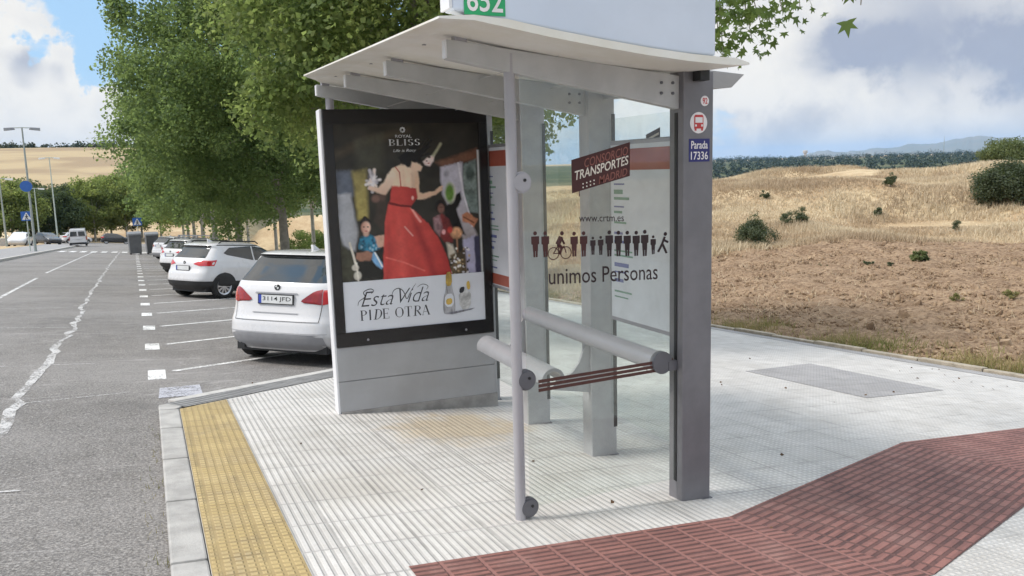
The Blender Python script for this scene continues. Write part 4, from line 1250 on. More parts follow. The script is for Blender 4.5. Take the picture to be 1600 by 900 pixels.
# caption band
lay[0] += 1
cb = MB().box(px0, px1, PYF - .018, PYF - .0003, pz0, zc).build('caption_band', 'poster_white', poster)
CYF = PYF - .0186
mb = MB()
def seriftext(mb, s, x0, x1, z0, z1, y, thick=.16, slant=None):
    """didone capitals: heavy stems, hair-line arms and serifs"""
    G = {'P': (.55, ['S0', 'ar']), }
    n = len(s)
    H = z1 - z0
    wid = {'P': .56, 'I': .30, 'D': .66, 'E': .55, ' ': .30, 'O': .72, 'T': .60, 'R': .64, 'A': .68, 'B': .60, 'L': .56, 'S': .52}
    tot = sum(wid[c] for c in s) + .10 * (n - 1)
    k = (x1 - x0) / tot
    t = thick * H; h = .035 * H
    x = x0
    for i, c in enumerate(s):
        w = wid[c] * k
        sh = (slant or {}).get(i, 0.)
        def q(px, pz, x=x, w=w, sh=sh): return (x + px * w + sh * pz * H, y, z0 + pz * H)
        def bar(a, b, tt):
            A = Vector(q(*a)); B = Vector(q(*b)); d = (B - A).normalized(); nn = Vector((-d.z, 0, d.x)) * tt / 2
            mb.poly([tuple(A - nn), tuple(B - nn), tuple(B + nn), tuple(A + nn)])
        def bowl(cx, cz, rx, rz, a0, a1):
            N_ = 18
            for j in range(N_):
                p0, p1 = [rad(a0 + (a1 - a0) * (j + e) / N_) for e in (0, 1)]
                def th(a): return (h + (t - h) * abs(math.cos(a)) ** 1.4)
                def pt(a, o): return q(cx + (rx - o / w) * math.cos(a), cz + (rz - min(o, h * 1.3) / H) * math.sin(a))
                mb.poly([pt(p0, 0), pt(p1, 0), pt(p1, th(p1)), pt(p0, th(p0))])
        if c in 'PDREBLI':
            sx = .5 if c == 'I' else .24
            bar((sx, 0), (sx, 1), t)
            bar((sx - .24, .015), (sx + .24, .015), h); bar((sx - .24, .985), (sx + .24, .985), h)
        if c == 'P': bowl(.45, .75, .55, .25, -90, 90); bar((.24, .515), (.5, .515), h)
        if c == 'R': bowl(.42, .75, .50, .25, -90, 90); bar((.24, .515), (.5, .515), h); bar((.5, .5), (.98, .02), t * .9)
        if c == 'D': bowl(.35, .5, .65, .5, -90, 90)
        if c == 'B': bowl(.45, .76, .48, .24, -90, 90); bowl(.45, .26, .55, .26, -90, 90); bar((.24, .51), (.5, .51), h)
        if c == 'E':
            for pz, e in ((.015, 1.), (.5, .75), (.985, .95)): bar((.24, pz), (e, pz), h)
            bar((.97, 0), (.97, .22), h); bar((.93, .8), (.93, 1), h); bar((.75, .4), (.75, .6), h)
        if c == 'L': bar((.24, .015), (1, .015), h); bar((.98, 0), (.98, .28), h)
        if c == 'O': bowl(.5, .5, .5, .5, 0, 360)
        if c == 'T': bar((.5, 0), (.5, 1), t); bar((0, .985), (1, .985), h); bar((.02, .75), (.02, 1), h); bar((.98, .75), (.98, 1), h); bar((.25, .015), (.75, .015), h)
        if c == 'A': bar((.08, 0), (.48, 1), h); bar((.5, 1), (.88, 0), t); bar((.22, .33), (.75, .33), h); bar((0, .015), (.25, .015), h); bar((.7, .015), (1.05, .015), h)
        if c == 'S':
            bowl(.5, .75, .45, .25, 20, 270); bowl(.5, .25, .45, .25, -160, 90)
        x += w + .10 * k
    return mb
U_ = lambda x, y: pq(*U(x, y))
bx0, bz0 = U_(566, 499); bx1, bz1 = U_(669, 476)
seriftext(mb, 'PIDE OTRA', bx0, bx1, bz0 + .004, bz1 + .01, CYF, .15, {2: .18, 7: .1})
mb.build('caption_lettering', 'p_ink', poster)
mb = MB()
sx0, sz0 = U_(567, 476); sx1, sz1 = U_(668, 449)
put_text(mb, 'Esta', sx0, sx0 + (sx1 - sx0) * .47, sz0, sz0 + .135, CYF, -.012, .42)
put_text(mb, 'Vida', sx0 + (sx1 - sx0) * .56, sx1, sz0 + .004, sz0 + .14, CYF, -.012, .42)
def swash(pts, r):
    P_ = [Vector((*U_(*p), 0)) for p in pts]
    for _ in range(3):
        Q = [P_[0]]
        for i in range(len(P_) - 1): Q += [P_[i] * .75 + P_[i + 1] * .25, P_[i] * .25 + P_[i + 1] * .75]
        P_ = Q + [P_[-1]]
    n_ = len(P_)
    mb.tube([(p.x, CYF, p.y) for p in P_], [r * (.35 + .65 * math.sin(math.pi * i / (n_ - 1))) for i in range(n_)], 5)
swash([(562, 474), (563, 466), (574, 460), (568, 452), (580, 446), (586, 450), (581, 455)], .004)
swash([(612, 458), (614, 450), (622, 446), (630, 452), (634, 468), (640, 452), (648, 440)], .004)
swash([(650, 446), (658, 440), (668, 444), (664, 450)], .003)
mb.build('script_lettering', 'p_ink', poster)
# bottle, glass
def S2(pts, m, name, smooth=2):
    P0 = lay[0]; 
    o = S(pts, m, name, smooth)
    o.data.transform(Matrix.Translation((0, -.0135, 0)))
    return o
lay[0] = 36
S2([(694, 430), (703, 429), (704, 450), (708, 462), (709, 488), (704, 491), (694, 491), (690, 488), (690, 464), (694, 452)], 'p_light', 'bottle')
S2([(694, 423), (703, 422), (704, 444), (694, 446)], 'p_gold', 'bottle_neck', 1)
S2([(693, 458), (706, 457), (707, 478), (692, 479)], 'poster_white', 'bottle_label', 1)
S2([(694, 466), (704, 464), (704, 474), (695, 476)], 'p_gold', 'label_emblem', 1)
S2([(714, 452), (733, 450), (734, 482), (716, 484)], 'p_white', 'drinking_glass', 1)
S2([(716, 448), (724, 446), (722, 456), (715, 457)], 'p_ink', 'glass_garnish', 1)
S2([(726, 440), (731, 436), (733, 450), (728, 452)], 'p_gold', 'lemon_slice', 1)
S2([(692, 489), (740, 481), (734, 484), (704, 491)], 'p_grey', 'bottle_base_shade', 0)
# brand line at the top of the picture
mb = MB()
x0_, z0_ = U_(607, 224); x1_, z1_ = U_(655, 214)
seriftext(mb, 'BLISS', x0_, x1_, z0_, z1_, PYF - .017, .26)
x0_, z0_ = U_(617, 212); x1_, z1_ = U_(642, 208)
put_text(mb, 'ROYAL', x0_, x1_, z0_, z1_ + .004, PYF - .017, .01)
x0_, z0_ = U_(614, 235); x1_, z1_ = U_(649, 229)
put_text(mb, 'Life is Rosy', x0_, x1_, z0_, z1_, PYF - .017, 0, .25)
cxx, czz = U_(628, 200)
for k in range(8):
    q = k * math.pi / 4
    mb.disc((cxx + .018 * math.cos(q), PYF - .017, czz + .018 * math.sin(q)), .0085, (0, 1, 0), .001, 10)
mb.build('brand_lettering', 'p_white', poster)
# ------------------------------------------------------------------ cars
mat('car_white', (.585, .58, .59), .28, var=.04, scale=2, coat=.8)
mat('car_grey_plastic', (.30, .30, .315), .45)
mat('car_black_plastic', (.02, .02, .021), .5, var=.2)
mat('car_dark_paint', (.02, .021, .025), .25, coat=.6)
mat('tyre_rubber', (.018, .018, .018), .85, var=.2, bump=.2)
mat('rim_silver', (.50, .50, .52), .3, metal=.8)
mat('car_window', (.014, .017, .018), .06, var=.3, scale=3, spec=.8)
mat('lamp_red', (.30, .010, .014), .12, var=.35, scale=14, coat=.7)
mat('lamp_red_bright', (.50, .03, .035), .12, coat=.7)
mat('plate_white', (.62, .63, .63), .4)
mat('plate_blue', (.03, .06, .35), .4)
mat('plate_ink', (.02, .02, .02), .5)
mat('chrome', (.6, .6, .62), .15, metal=1.)
mat('silver_rail', (.42, .42, .44), .3, metal=.7)


class CarShape:
    """car body as stacked horizontal outlines: at height z a rounded rectangle from rear r(z) to front f(z), half width w(z)"""
    def __init__(s, rear, front, width, n=4.6):
        s.r, s.fr, s.w, s.n = rear, front, width, n
        s.nx = 9.
    def at(s, z):
        i = lambda T: np.interp(z, [a for a, b in T], [b for a, b in T])
        return float(i(s.r)), float(i(s.fr)), float(i(s.w))
    def side_y(s, x, z, sgn):
        r, f, w = s.at(z); c = (r + f) / 2; L = (f - r) / 2
        u = min(abs((x - c) / L), .999)
        return sgn * w * (1 - u ** s.nx) ** (1 / s.n)
    def rear_x(s, y, z):
        r, f, w = s.at(z); c = (r + f) / 2; L = (f - r) / 2
        u = min(abs(y / w), .985)
        return c - L * (1 - u ** s.n) ** (1 / s.nx)
    def body(s, zs, nseg=96):
        vs = []; fs = []
        for z in zs:
            r, f, w = s.at(z); c = (r + f) / 2; L = (f - r) / 2
            for k in range(nseg):
                q = 2 * math.pi * (k + .5) / nseg
                e = 2 / s.n; ex = 2 / s.nx
                vs.append((c + L * math.copysign(abs(math.cos(q)) ** ex, math.cos(q)), w * math.copysign(abs(math.sin(q)) ** e, math.sin(q)), z))
        m_ = len(zs)
        for i in range(m_ - 1):
            for k in range(nseg):
                fs.append((i * nseg + k, i * nseg + (k + 1) % nseg, (i + 1) * nseg + (k + 1) % nseg, (i + 1) * nseg + k))
        fs.append(tuple(range(nseg))[::-1]); fs.append(tuple((m_ - 1) * nseg + k for k in range(nseg)))
        return vs, fs
    def patch(s, mb, poly, where, off=.006, ny=12, nz=12):
        """a panel lying on the body: poly in (y,z) for the rear, (x,z) for a side; convex in rows"""
        zs = [p[1] for p in poly]
        z0, z1 = min(zs), max(zs)
        rows = []
        for i in range(nz + 1):
            z = z0 + (z1 - z0) * (i / nz); zq = min(max(z, z0 + 1e-4), z1 - 1e-4)
            xs = []
            for (a, b) in zip(poly, poly[1:] + poly[:1]):
                if (a[1] - zq) * (b[1] - zq) <= 0 and a[1] != b[1]:
                    xs.append(a[0] + (b[0] - a[0]) * (zq - a[1]) / (b[1] - a[1]))
            rows.append((z, min(xs), max(xs)))
        vs = []; fs = []
        for (z, a, b) in rows:
            for j in range(ny + 1):
                t = a + (b - a) * j / ny
                if where == 'rear': vs.append((s.rear_x(t, z) - off, t, z))
                else: vs.append((t, s.side_y(t, z, where) + math.copysign(off, where), z))
        for i in range(nz):
            for j in range(ny):
                a = i * (ny + 1) + j
                fs.append((a, a + 1, a + ny + 2, a + ny + 1))
        mb.add(vs, fs)
        return mb


def wheel(parent, x, sgn, w, r=.325, rim=True, lod=32):
    wh = MB().lathe([(-.10, r * .6), (-.105, r * .90), (-.085, r), (.085, r), (.105, r * .93), (.108, r * .74), (.06, r * .66)], (x, sgn * (w - .10), r), (0, sgn, 0), lod).build('wheel', 'tyre_rubber', parent, smooth='auto')
    mb = MB()
    mb.lathe([(.07, r * .70), (.10, r * .70), (.085, r * .60), (.05, r * .56)], (x, sgn * (w - .10), r), (0, sgn, 0), lod)
    mb.disc((x, sgn * (w - .025), r), r * .16, (0, 1, 0), .02, 16)
    ns = 10
    for k in range(ns):
        q = 2 * math.pi * k / ns
        d = Vector((math.cos(q), 0, math.sin(q))); t = Vector((-math.sin(q), 0, math.cos(q)))
        c = Vector((x, sgn * (w - .030), r))
        a = c + d * r * .10; b = c + d * r * .63
        mb.prism([tuple(a - t * .018), tuple(b - t * .032), tuple(b + t * .032), tuple(a + t * .018)], (0, sgn * .012, 0))
    mb.build('rim', 'rim_silver', wh, smooth='auto')
    MB().disc((x, sgn * (w - .075), r), r * .66, (0, 1, 0), .02, 24).build('brake_shadow_plate', 'car_black_plastic', wh)
    return wh


def make_car(name, label, loc, heading, spec, cat='car', group='cars parked in the angled bays'):
    gx, gy = -TL, -SL
    up = Vector((TL, SL, 1)).normalized()
    h = Vector((math.cos(heading), math.sin(heading), 0)); h = (h - up * h.dot(up)).normalized()
    l = up.cross(h)
    rot = Matrix((h, l, up)).transposed().to_euler()
    o = thing(name, label, cat, loc, rot, group)
    s = spec['shape']
    zs = spec['zs']
    v_, f_ = s.body(zs)
    MB().add(v_, f_).build('body', spec['paint'], o, smooth='auto')
    if spec.get('cladding'):
        g_ = CarShape([(z, x - .008) for z, x in s.r], [(z, x + .008) for z, x in s.fr], [(z, x + .008) for z, x in s.w], s.n)
        v_, f_ = g_.body(list(np.linspace(spec['zb'], spec['cladding'], 12)))
        MB().add(v_, f_).build('lower_cladding', 'car_black_plastic', o, smooth='auto')
    mb = MB(); s.patch(mb, spec['rear_glass'], 'rear', .005, 20, 12); mb.build('rear_window', 'car_window', o, smooth=True)
    for sg in (1, -1):
        for poly in spec['side_glass']:
            mb = MB(); s.patch(mb, poly, sg, .006, 14, 8); mb.build('side_window', 'car_window', o, smooth=True)
        mb = MB()
        for xw in spec['wheels']:
            n_ = 28; R = spec['wr'] + .055
            pts = [(xw + R * math.cos(math.pi * i / n_), spec['wr'] * .95 + R * math.sin(math.pi * i / n_)) for i in range(n_ + 1)] + [(xw - R, spec['zb'] + .01), (xw + R, spec['zb'] + .01)]
            s.patch(mb, pts, sg, .013, 12, 14)
        mb.build('wheel_arch', 'car_black_plastic', o, smooth=True)
        for xw in spec['wheels']:
            wheel(o, xw, sg, s.at(.45)[2], spec['wr'])
        for (poly, m_) in spec['lights']:
            P_ = [(p[0] * sg, p[1]) for p in poly]
            mb = MB(); s.patch(mb, P_, 'rear', .010, 12, 10); mb.build('tail_light', m_, o, smooth=True)
        for (poly, m_) in spec.get('side_lights', []):
            mb = MB(); s.patch(mb, poly, sg, .009, 8, 8); mb.build('tail_light', m_, o, smooth=True)
        x0 = spec['mirror']
        MB().lathe([(-.1, .0), (-.09, .06), (0, .085), (.08, .07), (.09, 0)], (x0, sg * (s.at(1.0)[2] + .10), spec['mz']), (1, 0, 0), 14).build('wing_mirror', spec['paint'], o, smooth=True)
    for (poly, m_, nm) in spec['rear_panels']:
        mb = MB(); s.patch(mb, poly, 'rear', .008, 18, 6); mb.build(nm, m_, o, smooth=True)
    for (poly, m_, nm) in spec.get('side_panels', []):
        for sg in (1, -1):
            mb = MB(); s.patch(mb, poly, sg, .007, 24, 6); mb.build(nm, m_, o, smooth=True)
    # number plate
    y0, y1, z0, z1 = spec['plate']
    xr = min(s.rear_x(y, z) for y in (y0, 0, y1) for z in (z0, z1)) - .016
    pl = MB().box(xr - .004, xr + .02, y0 - .012, y1 + .012, z0 - .012, z1 + .012).build('number_plate', 'car_black_plastic', o)
    MB().box(xr - .006, xr - .0041, y0, y1 - .045, z0, z1).build('plate_face', 'plate_white', pl)
    MB().box(xr - .006, xr - .0041, y1 - .045, y1, z0, z1).build('plate_band', 'plate_blue', pl)
    if spec.get('reg'):
        V, Fc = text_polys(spec['reg'], .006)
        a0, a1 = y1 - .065, y0 + .02
        MB().add([(xr - .0075, a0 + a * (a1 - a0), z0 + .02 + b * (z1 - z0 - .04)) for a, b in V], Fc).build('plate_lettering', 'plate_ink', pl)
    # emblem
    if spec.get('badge'):
        bz = spec['badge']
        xb = s.rear_x(0, bz) - .012
        bd = MB().disc((xb, 0, bz), .042, (1, 0, 0), .012, 24).build('emblem', 'plate_ink', o)
        mb = MB()
        for q0, q1 in ((0, 90), (180, 270)):
            mb.poly([(xb - .0075, 0, bz)] + [(xb - .0075, .029 * math.cos(rad(q)), bz + .029 * math.sin(rad(q))) for q in np.linspace(q0, q1, 8)])
        mb.build('emblem_quarter', 'plate_white', bd)
    if spec.get('rails'):
        x0, x1, yy, z = spec['rails']
        for sg in (1, -1):
            MB().tube([(x0, sg * yy, z - .05), (x0 + .1, sg * yy, z + .01), (x1 - .1, sg * yy, z + .02), (x1, sg * yy, z - .04)], .018, 8).build('roof_rail', spec.get('railm', 'silver_rail'), o, smooth=True)
    if spec.get('bars'):
        for xx in spec['bars']:
            mb = MB().tube([(xx, -.62, spec['barz']), (xx, .62, spec['barz'])], .024, 8)
            for sg in (1, -1): mb.box(xx - .04, xx + .04, sg * .60 - .03, sg * .60 + .03, spec['barz'] - .14, spec['barz'])
            mb.build('roof_bar', 'silver_rail', o)
    if spec.get('fin'):
        x, z = spec['fin']
        MB().prism([(x - .10, -.02, z - .02), (x + .10, -.02, z - .02), (x - .06, -.006, z + .06), (x - .10, -.006, z + .06)], (0, .04, 0)).build('roof_fin', spec['paint'], o, bevel=.008)
    if spec.get('pipe'):
        y = spec['pipe']
        MB().tube([(s.rear_x(y, .30) + .03, y, .25), (s.rear_x(y, .3) + .25, y, .25)], .04, 14).build('exhaust_pipe', 'car_black_plastic', o)
    # underside
    MB().box(s.at(.3)[0] + .15, s.at(.3)[1] - .25, -.70, .70, .17, .30).build('underbody', 'car_black_plastic', o)
    return o


def zrange(*knots):
    out = []
    for (a, b, n) in knots: out += list(np.linspace(a, b, n, endpoint=False))
    return out


# white compact people carrier
mpv = CarShape(
    rear=[(.20, .16), (.30, .05), (.42, .0), (.58, .015), (.66, .05), (.78, .075), (.98, .095), (1.09, .13), (1.18, .22), (1.33, .38), (1.445, .48), (1.475, .44), (1.51, .55), (1.53, .75), (1.545, 1.15)],
    front=[(.20, 4.15), (.40, 4.28), (.62, 4.27), (.78, 4.12), (.90, 3.75), (.98, 3.36), (1.05, 3.20), (1.25, 2.85), (1.42, 2.48), (1.50, 2.2), (1.53, 1.95), (1.545, 1.7)],
    width=[(.20, .78), (.30, .86), (.42, .895), (.60, .90), (.75, .885), (.92, .865), (1.0, .835), (1.2, .765), (1.40, .685), (1.46, .655), (1.50, .60), (1.53, .48), (1.545, .25)], n=4.4)
mpv_spec = dict(shape=mpv, zs=zrange((.20, .5, 10), (.5, 1.05, 16), (1.05, 1.44, 10), (1.44, 1.545, 10)) + [1.545], paint='car_white', zb=.2, wr=.33,
    rear_glass=[(-.69, 1.115), (.69, 1.115), (.665, 1.17), (.60, 1.38), (.55, 1.437), (-.55, 1.437), (-.60, 1.38), (-.665, 1.17)],
    side_glass=[[(.55, 1.06), (1.85, 1.02), (1.8, 1.40), (.85, 1.40)], [(1.92, 1.02), (3.05, 1.02), (2.45, 1.39), (1.9, 1.40)]],
    wheels=(.78, 3.42), mirror=2.95, mz=1.02,
    lights=[([(.37, .875), (.46, .835), (.655, .83), (.655, 1.035), (.56, 1.01)], 'lamp_red'), ([(.663, .83), (.85, .835), (.825, 1.045), (.663, 1.036)], 'lamp_red_bright')],
    rear_panels=[([(-.72, .225), (.72, .225), (.70, .40), (.60, .435), (-.60, .435), (-.70, .40)], 'car_grey_plastic', 'lower_bumper'),
                 ([(-.335, .955), (.335, .955), (.32, .975), (-.32, .975)], 'car_grey_plastic', 'handle_strip'),
                 ([(-.60, 1.44), (.60, 1.44), (.57, 1.468), (-.57, 1.468)], 'car_black_plastic', 'spoiler_underside'),
                 ([(-.64, .600), (.64, .600), (.64, .607), (-.64, .607)], 'car_black_plastic', 'tailgate_gap'), ([(.638, .60), (.646, .60), (.664, .83), (.656, .83)], 'car_black_plastic', 'tailgate_gap'), ([(-.646, .60), (-.638, .60), (-.656, .83), (-.664, .83)], 'car_black_plastic', 'tailgate_gap'),
                 ([(-.80, .445), (.80, .445), (.80, .452), (-.80, .452)], 'car_grey_plastic', 'bumper_crease'), ([(-.34, .70), (.34, .70), (.36, .712), (-.36, .712)], 'car_grey_plastic', 'plate_recess_edge')],
    plate=(-.26, .26, .83, .94), reg='3114 JFD', badge=1.045, fin=(1.05, 1.55), pipe=.56)
# white small suv with dark cladding
suv = CarShape(
    rear=[(.22, .20), (.34, .06), (.50, .0), (.68, .03), (.80, .09), (.95, .12), (1.06, .18), (1.14, .27), (1.36, .47), (1.43, .44), (1.48, .55), (1.52, .8), (1.54, 1.2)],
    front=[(.22, 3.95), (.42, 4.12), (.68, 4.10), (.84, 3.95), (.95, 3.55), (1.0, 3.05), (1.06, 2.92), (1.3, 2.48), (1.45, 2.15), (1.52, 1.85), (1.54, 1.6)],
    width=[(.22, .78), (.36, .87), (.60, .89), (.85, .875), (1.0, .83), (1.2, .75), (1.40, .68), (1.47, .63), (1.51, .5), (1.54, .25)], n=4.4)
suv_spec = dict(shape=suv, zs=zrange((.22, .6, 10), (.6, 1.08, 14), (1.08, 1.42, 10), (1.42, 1.54, 8)) + [1.54], paint='car_white', zb=.22, wr=.335,
    rear_glass=[(-.64, 1.09), (.64, 1.09), (.56, 1.38), (-.56, 1.38)],
    side_glass=[[(.75, 1.20), (1.75, 1.03), (1.75, 1.42), (1.05, 1.40)], [(1.80, 1.03), (2.82, 1.03), (2.28, 1.40), (1.8, 1.42)]],
    wheels=(.72, 3.28), mirror=2.75, mz=1.05,
    lights=[([(.36, .93), (.58, .88), (.83, .88), (.81, 1.04), (.58, 1.02)], 'lamp_red_bright')], cladding=.47,
    rear_panels=[([(-.60, 1.382), (.60, 1.382), (.58, 1.42), (-.58, 1.42)], 'car_black_plastic', 'spoiler_underside')],
    side_panels=[([(.62, 1.425), (2.1, 1.43), (2.05, 1.455), (.66, 1.45)], 'car_black_plastic', 'roof_line')],
    plate=(-.26, .26, .76, .87), badge=.96, rails=(.75, 2.1, .58, 1.53), railm='car_black_plastic', fin=(.95, 1.54))
wag_spec = dict(suv_spec); wag_spec['bars'] = (1.0, 1.75); wag_spec['barz'] = 1.66; wag_spec['rails'] = (.7, 2.2, .6, 1.54); wag_spec['railm'] = 'silver_rail'
dark_spec = dict(mpv_spec); dark_spec = {**mpv_spec, 'paint': 'car_dark_paint'}
dark_spec['reg'] = None
plain = {**mpv_spec, 'reg': None}

HD = math.atan2(1.76, 2.54)
def bay_car(name, label, rx, ry, spec, hd=HD):
    z = P(rx, ry) + ROAD + .006
    return make_car(name, label, (rx, ry, z), hd, spec)
bay_car('parked_car', 'white people carrier with readable rear number plate, parked nearest to the advertising panel', 1.38, 10.85, mpv_spec, rad(47))
bay_car('parked_car', 'small white car with black lower bumper and black roof rails, second from the advertising panel', .72, 23.3, suv_spec, HD - .01)
bay_car('parked_car', 'white car with silver bars across its roof, behind the car with black lower bumper', .72, 37.2, wag_spec)
bay_car('parked_car', 'plain white car just in front of the grey refuse containers', .55, 58, plain)
bay_car('parked_car', 'farthest white car in the angled bays, beyond the car with roof bars', .9, 48, plain)


# white van seen from behind
def make_van():
    x, y = -7.05, 104.
    z = P(-7.05, y) + ROAD + .01
    o = thing('van', 'white panel van driving away on the road, seen from behind', 'van', (x, y, z), (0, 0, rad(92)))
    mb = MB()
    mb.hexa([(0, -.92, .3), (4.3, -.92, .3), (4.3, .92, .3), (0, .92, .3)], [(.05, -.90, 1.15), (4.25, -.90, 1.05), (4.25, .90, 1.05), (.05, .90, 1.15)])
    mb.hexa([(.05, -.90, 1.15), (3.5, -.90, 1.12), (3.5, .90, 1.12), (.05, .90, 1.15)], [(.12, -.78, 1.98), (2.7, -.78, 1.98), (2.7, .78, 1.98), (.12, .78, 1.98)])
    mb.build('body', 'car_white', o, bevel=.08)
    mb = MB()
    for s_ in (-1, 1): mb.prism([(.04, s_ * .08, 1.22), (.04, s_ * .76, 1.22), (.10, s_ * .70, 1.72), (.10, s_ * .08, 1.72)], (-.03, 0, 0))
    mb.build('rear_window', 'car_window', o)
    for s_ in (-1, 1):
        MB().box(-.02, .05, s_ * .86 - .05, s_ * .86 + .05, .75, 1.15).build('tail_light', 'lamp_red', o)
        for xx in (.75, 3.5): wheel(o, xx, s_, .9, .31, lod=16)
    MB().box(-.06, .1, -.88, .88, .25, .48).build('bumper', 'car_black_plastic', o)
    MB().box(-.03, .02, -.26, .26, .85, .96).build('number_plate', 'plate_white', o)
make_van()


def far_car(label, x, y, hd, spec):
    g = min(y, 150)
    z = P(max(x, -12), g) + ROAD + .03
    make_car('distant_car', label, (x, y, z), hd, spec, group='cars at the far junction')
far_car('black car standing side-on just right of the white van', -6.2, 133, rad(4), dark_spec)
far_car('white car partly hidden behind the white van on its left', -11.2, 132, rad(30), plain)
far_car('white car facing the camera beside the double-armed street lamp', -12.2, 103, rad(-95), plain)
far_car('dark car in front of the dry bank left of the white van', -12.4, 119, rad(-60), dark_spec)

# refuse containers
mat('bin_grey', (.14, .145, .155), .55, var=.2, scale=3)
mat('bin_lid', (.20, .205, .215), .5, var=.2)
def make_bin(x, y, label):
    z = P(x, y) + ROAD + .005
    o = thing('refuse_container', label, 'refuse container', (x, y, z), (0, 0, rad(6)), 'grey refuse containers')
    mb = MB().hexa([(-.42, -.5, .12), (.42, -.5, .12), (.42, .5, .12), (-.42, .5, .12)], [(-.46, -.62, 1.55), (.46, -.62, 1.55), (.46, .62, 1.55), (-.46, .62, 1.55)])
    mb.build('body', 'bin_grey', o, bevel=.04)
    mb = MB().prism([(-.5, -.66, 1.552), (-.5, .66, 1.552), (-.5, .60, 1.70), (-.5, .3, 1.82), (-.5, -.3, 1.82), (-.5, -.60, 1.70)], (1.0, 0, 0)); mb.build('lid', 'bin_lid', o, bevel=.03)
    for a in (-.35, .35):
        for b in (-.4, .4): MB().disc((a, b, .10), .10, (1, 0, 0), .06, 14).build('wheel', 'tyre_rubber', o)
    mb = MB()
    for s_ in (-1, 1): mb.tube([(s_ * .45, -.2, 1.35), (s_ * .54, -.2, 1.38), (s_ * .54, .2, 1.38), (s_ * .45, .2, 1.35)], .025, 8)
    mb.build('handle', 'bin_lid', o)
make_bin(-.85, 71, 'grey refuse container standing at the edge of the bays, the road-side one')
make_bin(.4, 72.5, 'grey refuse container beside the parked cars, the one nearer to them')

# ------------------------------------------------------------------ lamps and signs
mat('galvanised', (.33, .37, .36), .5, metal=.3, var=.15)
mat('galvanised_pale', (.46, .52, .48), .5, metal=.2, var=.15)
mat('lamp_head', (.22, .23, .25), .5, var=.2)
mat('lamp_head_pale', (.62, .62, .60), .5)
mat('sign_blue', (.03, .12, .42), .4)
mat('sign_white', (.75, .76, .78), .4)
def lamp(x, y, h, label, zoff=0., headm='lamp_head', polem='galvanised', sign=False):
    z = P(max(x, -12), min(y, 150)) + zoff
    o = thing('street_lamp', label, 'street lamp', (x, y, z), (0, 0, rad(3)), 'double-armed street lamps')
    MB().tube([(0, 0, -.3), (0, 0, 1.2), (0, 0, h)], [.11, .10, .055], 12).build('pole', polem, o, smooth='auto')
    MB().tube([(-.9, 0, h - .03), (0, 0, h), (.9, 0, h - .03)], .035, 8).build('arm', polem, o)
    for s_ in (-1, 1):
        MB().hexa([(s_ * .45, -.14, h - .16), (s_ * 1.2, -.18, h - .24), (s_ * 1.2, .18, h - .24), (s_ * .45, .14, h - .16)], [(s_ * .55, -.10, h + .02), (s_ * 1.2, -.11, h - .02), (s_ * 1.2, .11, h - .02), (s_ * .55, .10, h + .02)]).build('lamp_head', headm, o, bevel=.02)
    if sign:
        MB().disc((-.15, -.14, 5.05), .42, (0, 1, 0), .03, 28).build('round_sign', 'sign_blue', o)
lamp(-7.93, 72.8, 9.5, 'tall street lamp with two dark heads and a round blue sign, tallest on the left', sign=True)
lamp(-10.6, 122, 11.2, 'street lamp with two pale heads just right of the tallest one', headm='lamp_head_pale', polem='galvanised_pale')
lamp(-13.2, 98, 7.0, 'slim street lamp at the left edge, left of the tallest one', headm='lamp_head_pale')
lamp(-13.5, 130, 7.6, 'short pale street lamp pole between the two tall ones', headm='lamp_head_pale', polem='galvanised_pale')

def crossing_sign(x, y, h, label):
    z = P(max(x, -12), min(y, 150)) + (0 if x < -7 else ROAD)
    o = thing('crossing_sign', label, 'road sign', (x, y, z), (0, 0, rad(2)), 'blue pedestrian crossing signs')
    MB().tube([(0, 0, -.1), (0, 0, h + .35)], .04, 10).build('pole', 'galvanised_pale', o)
    b = MB().box(-.38, .38, -.07, -.045, h - .36, h + .36).build('sign_board', 'sign_blue', o)
    MB().prism([(-.32, -.074, h - .28), (.32, -.074, h - .28), (0, -.074, h + .30)], (0, .003, 0)).build('white_triangle', 'sign_white', b)
    mb = MB()
    mb.disc((.0, -.077, h + .10), .05, (0, 1, 0), .003, 12)
    for a, c in (((0, .05), (0, -.10)), ((0, -.10), (-.10, -.26)), ((0, -.10), (.10, -.26)), ((0, .0), (-.11, -.06)), ((0, 0), (.11, -.06))):
        mb.tube([(a[0], -.077, h + a[1]), (c[0], -.077, h + c[1])], .028, 6)
    mb.build('walking_figure', 'plate_ink', b)
crossing_sign(-8.35, 73.4, 2.75, 'blue pedestrian crossing sign on a pole at the left kerb by the street lamp')
crossing_sign(-.6, 80.5, 2.75, 'blue pedestrian crossing sign behind the refuse containers')

# ------------------------------------------------------------------ trees
leaf_mat('leaves_plane', (.125, .20, .075), (.22, .29, .105), (.085, .15, .068), .68, .45)
leaf_mat('leaves_light', (.17, .24, .075), (.31, .35, .12), (.115, .19, .068), .68, .7)
leaf_mat('leaves_far', (.23, .28, .08), (.35, .37, .12), (.13, .185, .065), .7, .3)
leaf_mat('leaves_far_dark', (.05, .075, .03), (.08, .11, .04), (.03, .05, .02), .3, .3)
leaf_mat('leaves_sweet', (.065, .115, .022), (.12, .18, .035), (.045, .085, .02), .4, 1.5)
leaf_mat('leaves_bush', (.05, .068, .034), (.085, .10, .052), (.03, .045, .024), .25, 1.2)
leaf_mat('leaves_bush_pale', (.11, .14, .05), (.16, .18, .07), (.06, .085, .03), .3, 1.0)
leaf_mat('straw', (.57, .475, .33), (.69, .60, .44), (.31, .22, .145), .2, .16, .8, (.5, .36, .2))
leaf_mat('weeds', (.09, .125, .03), (.22, .21, .07), (.42, .32, .17), .3, .7, .8, (.3, .28, .1))
mat('bark', (.30, .27, .22), .9, var=.4, scale=5, bump=.6, bscale=14)
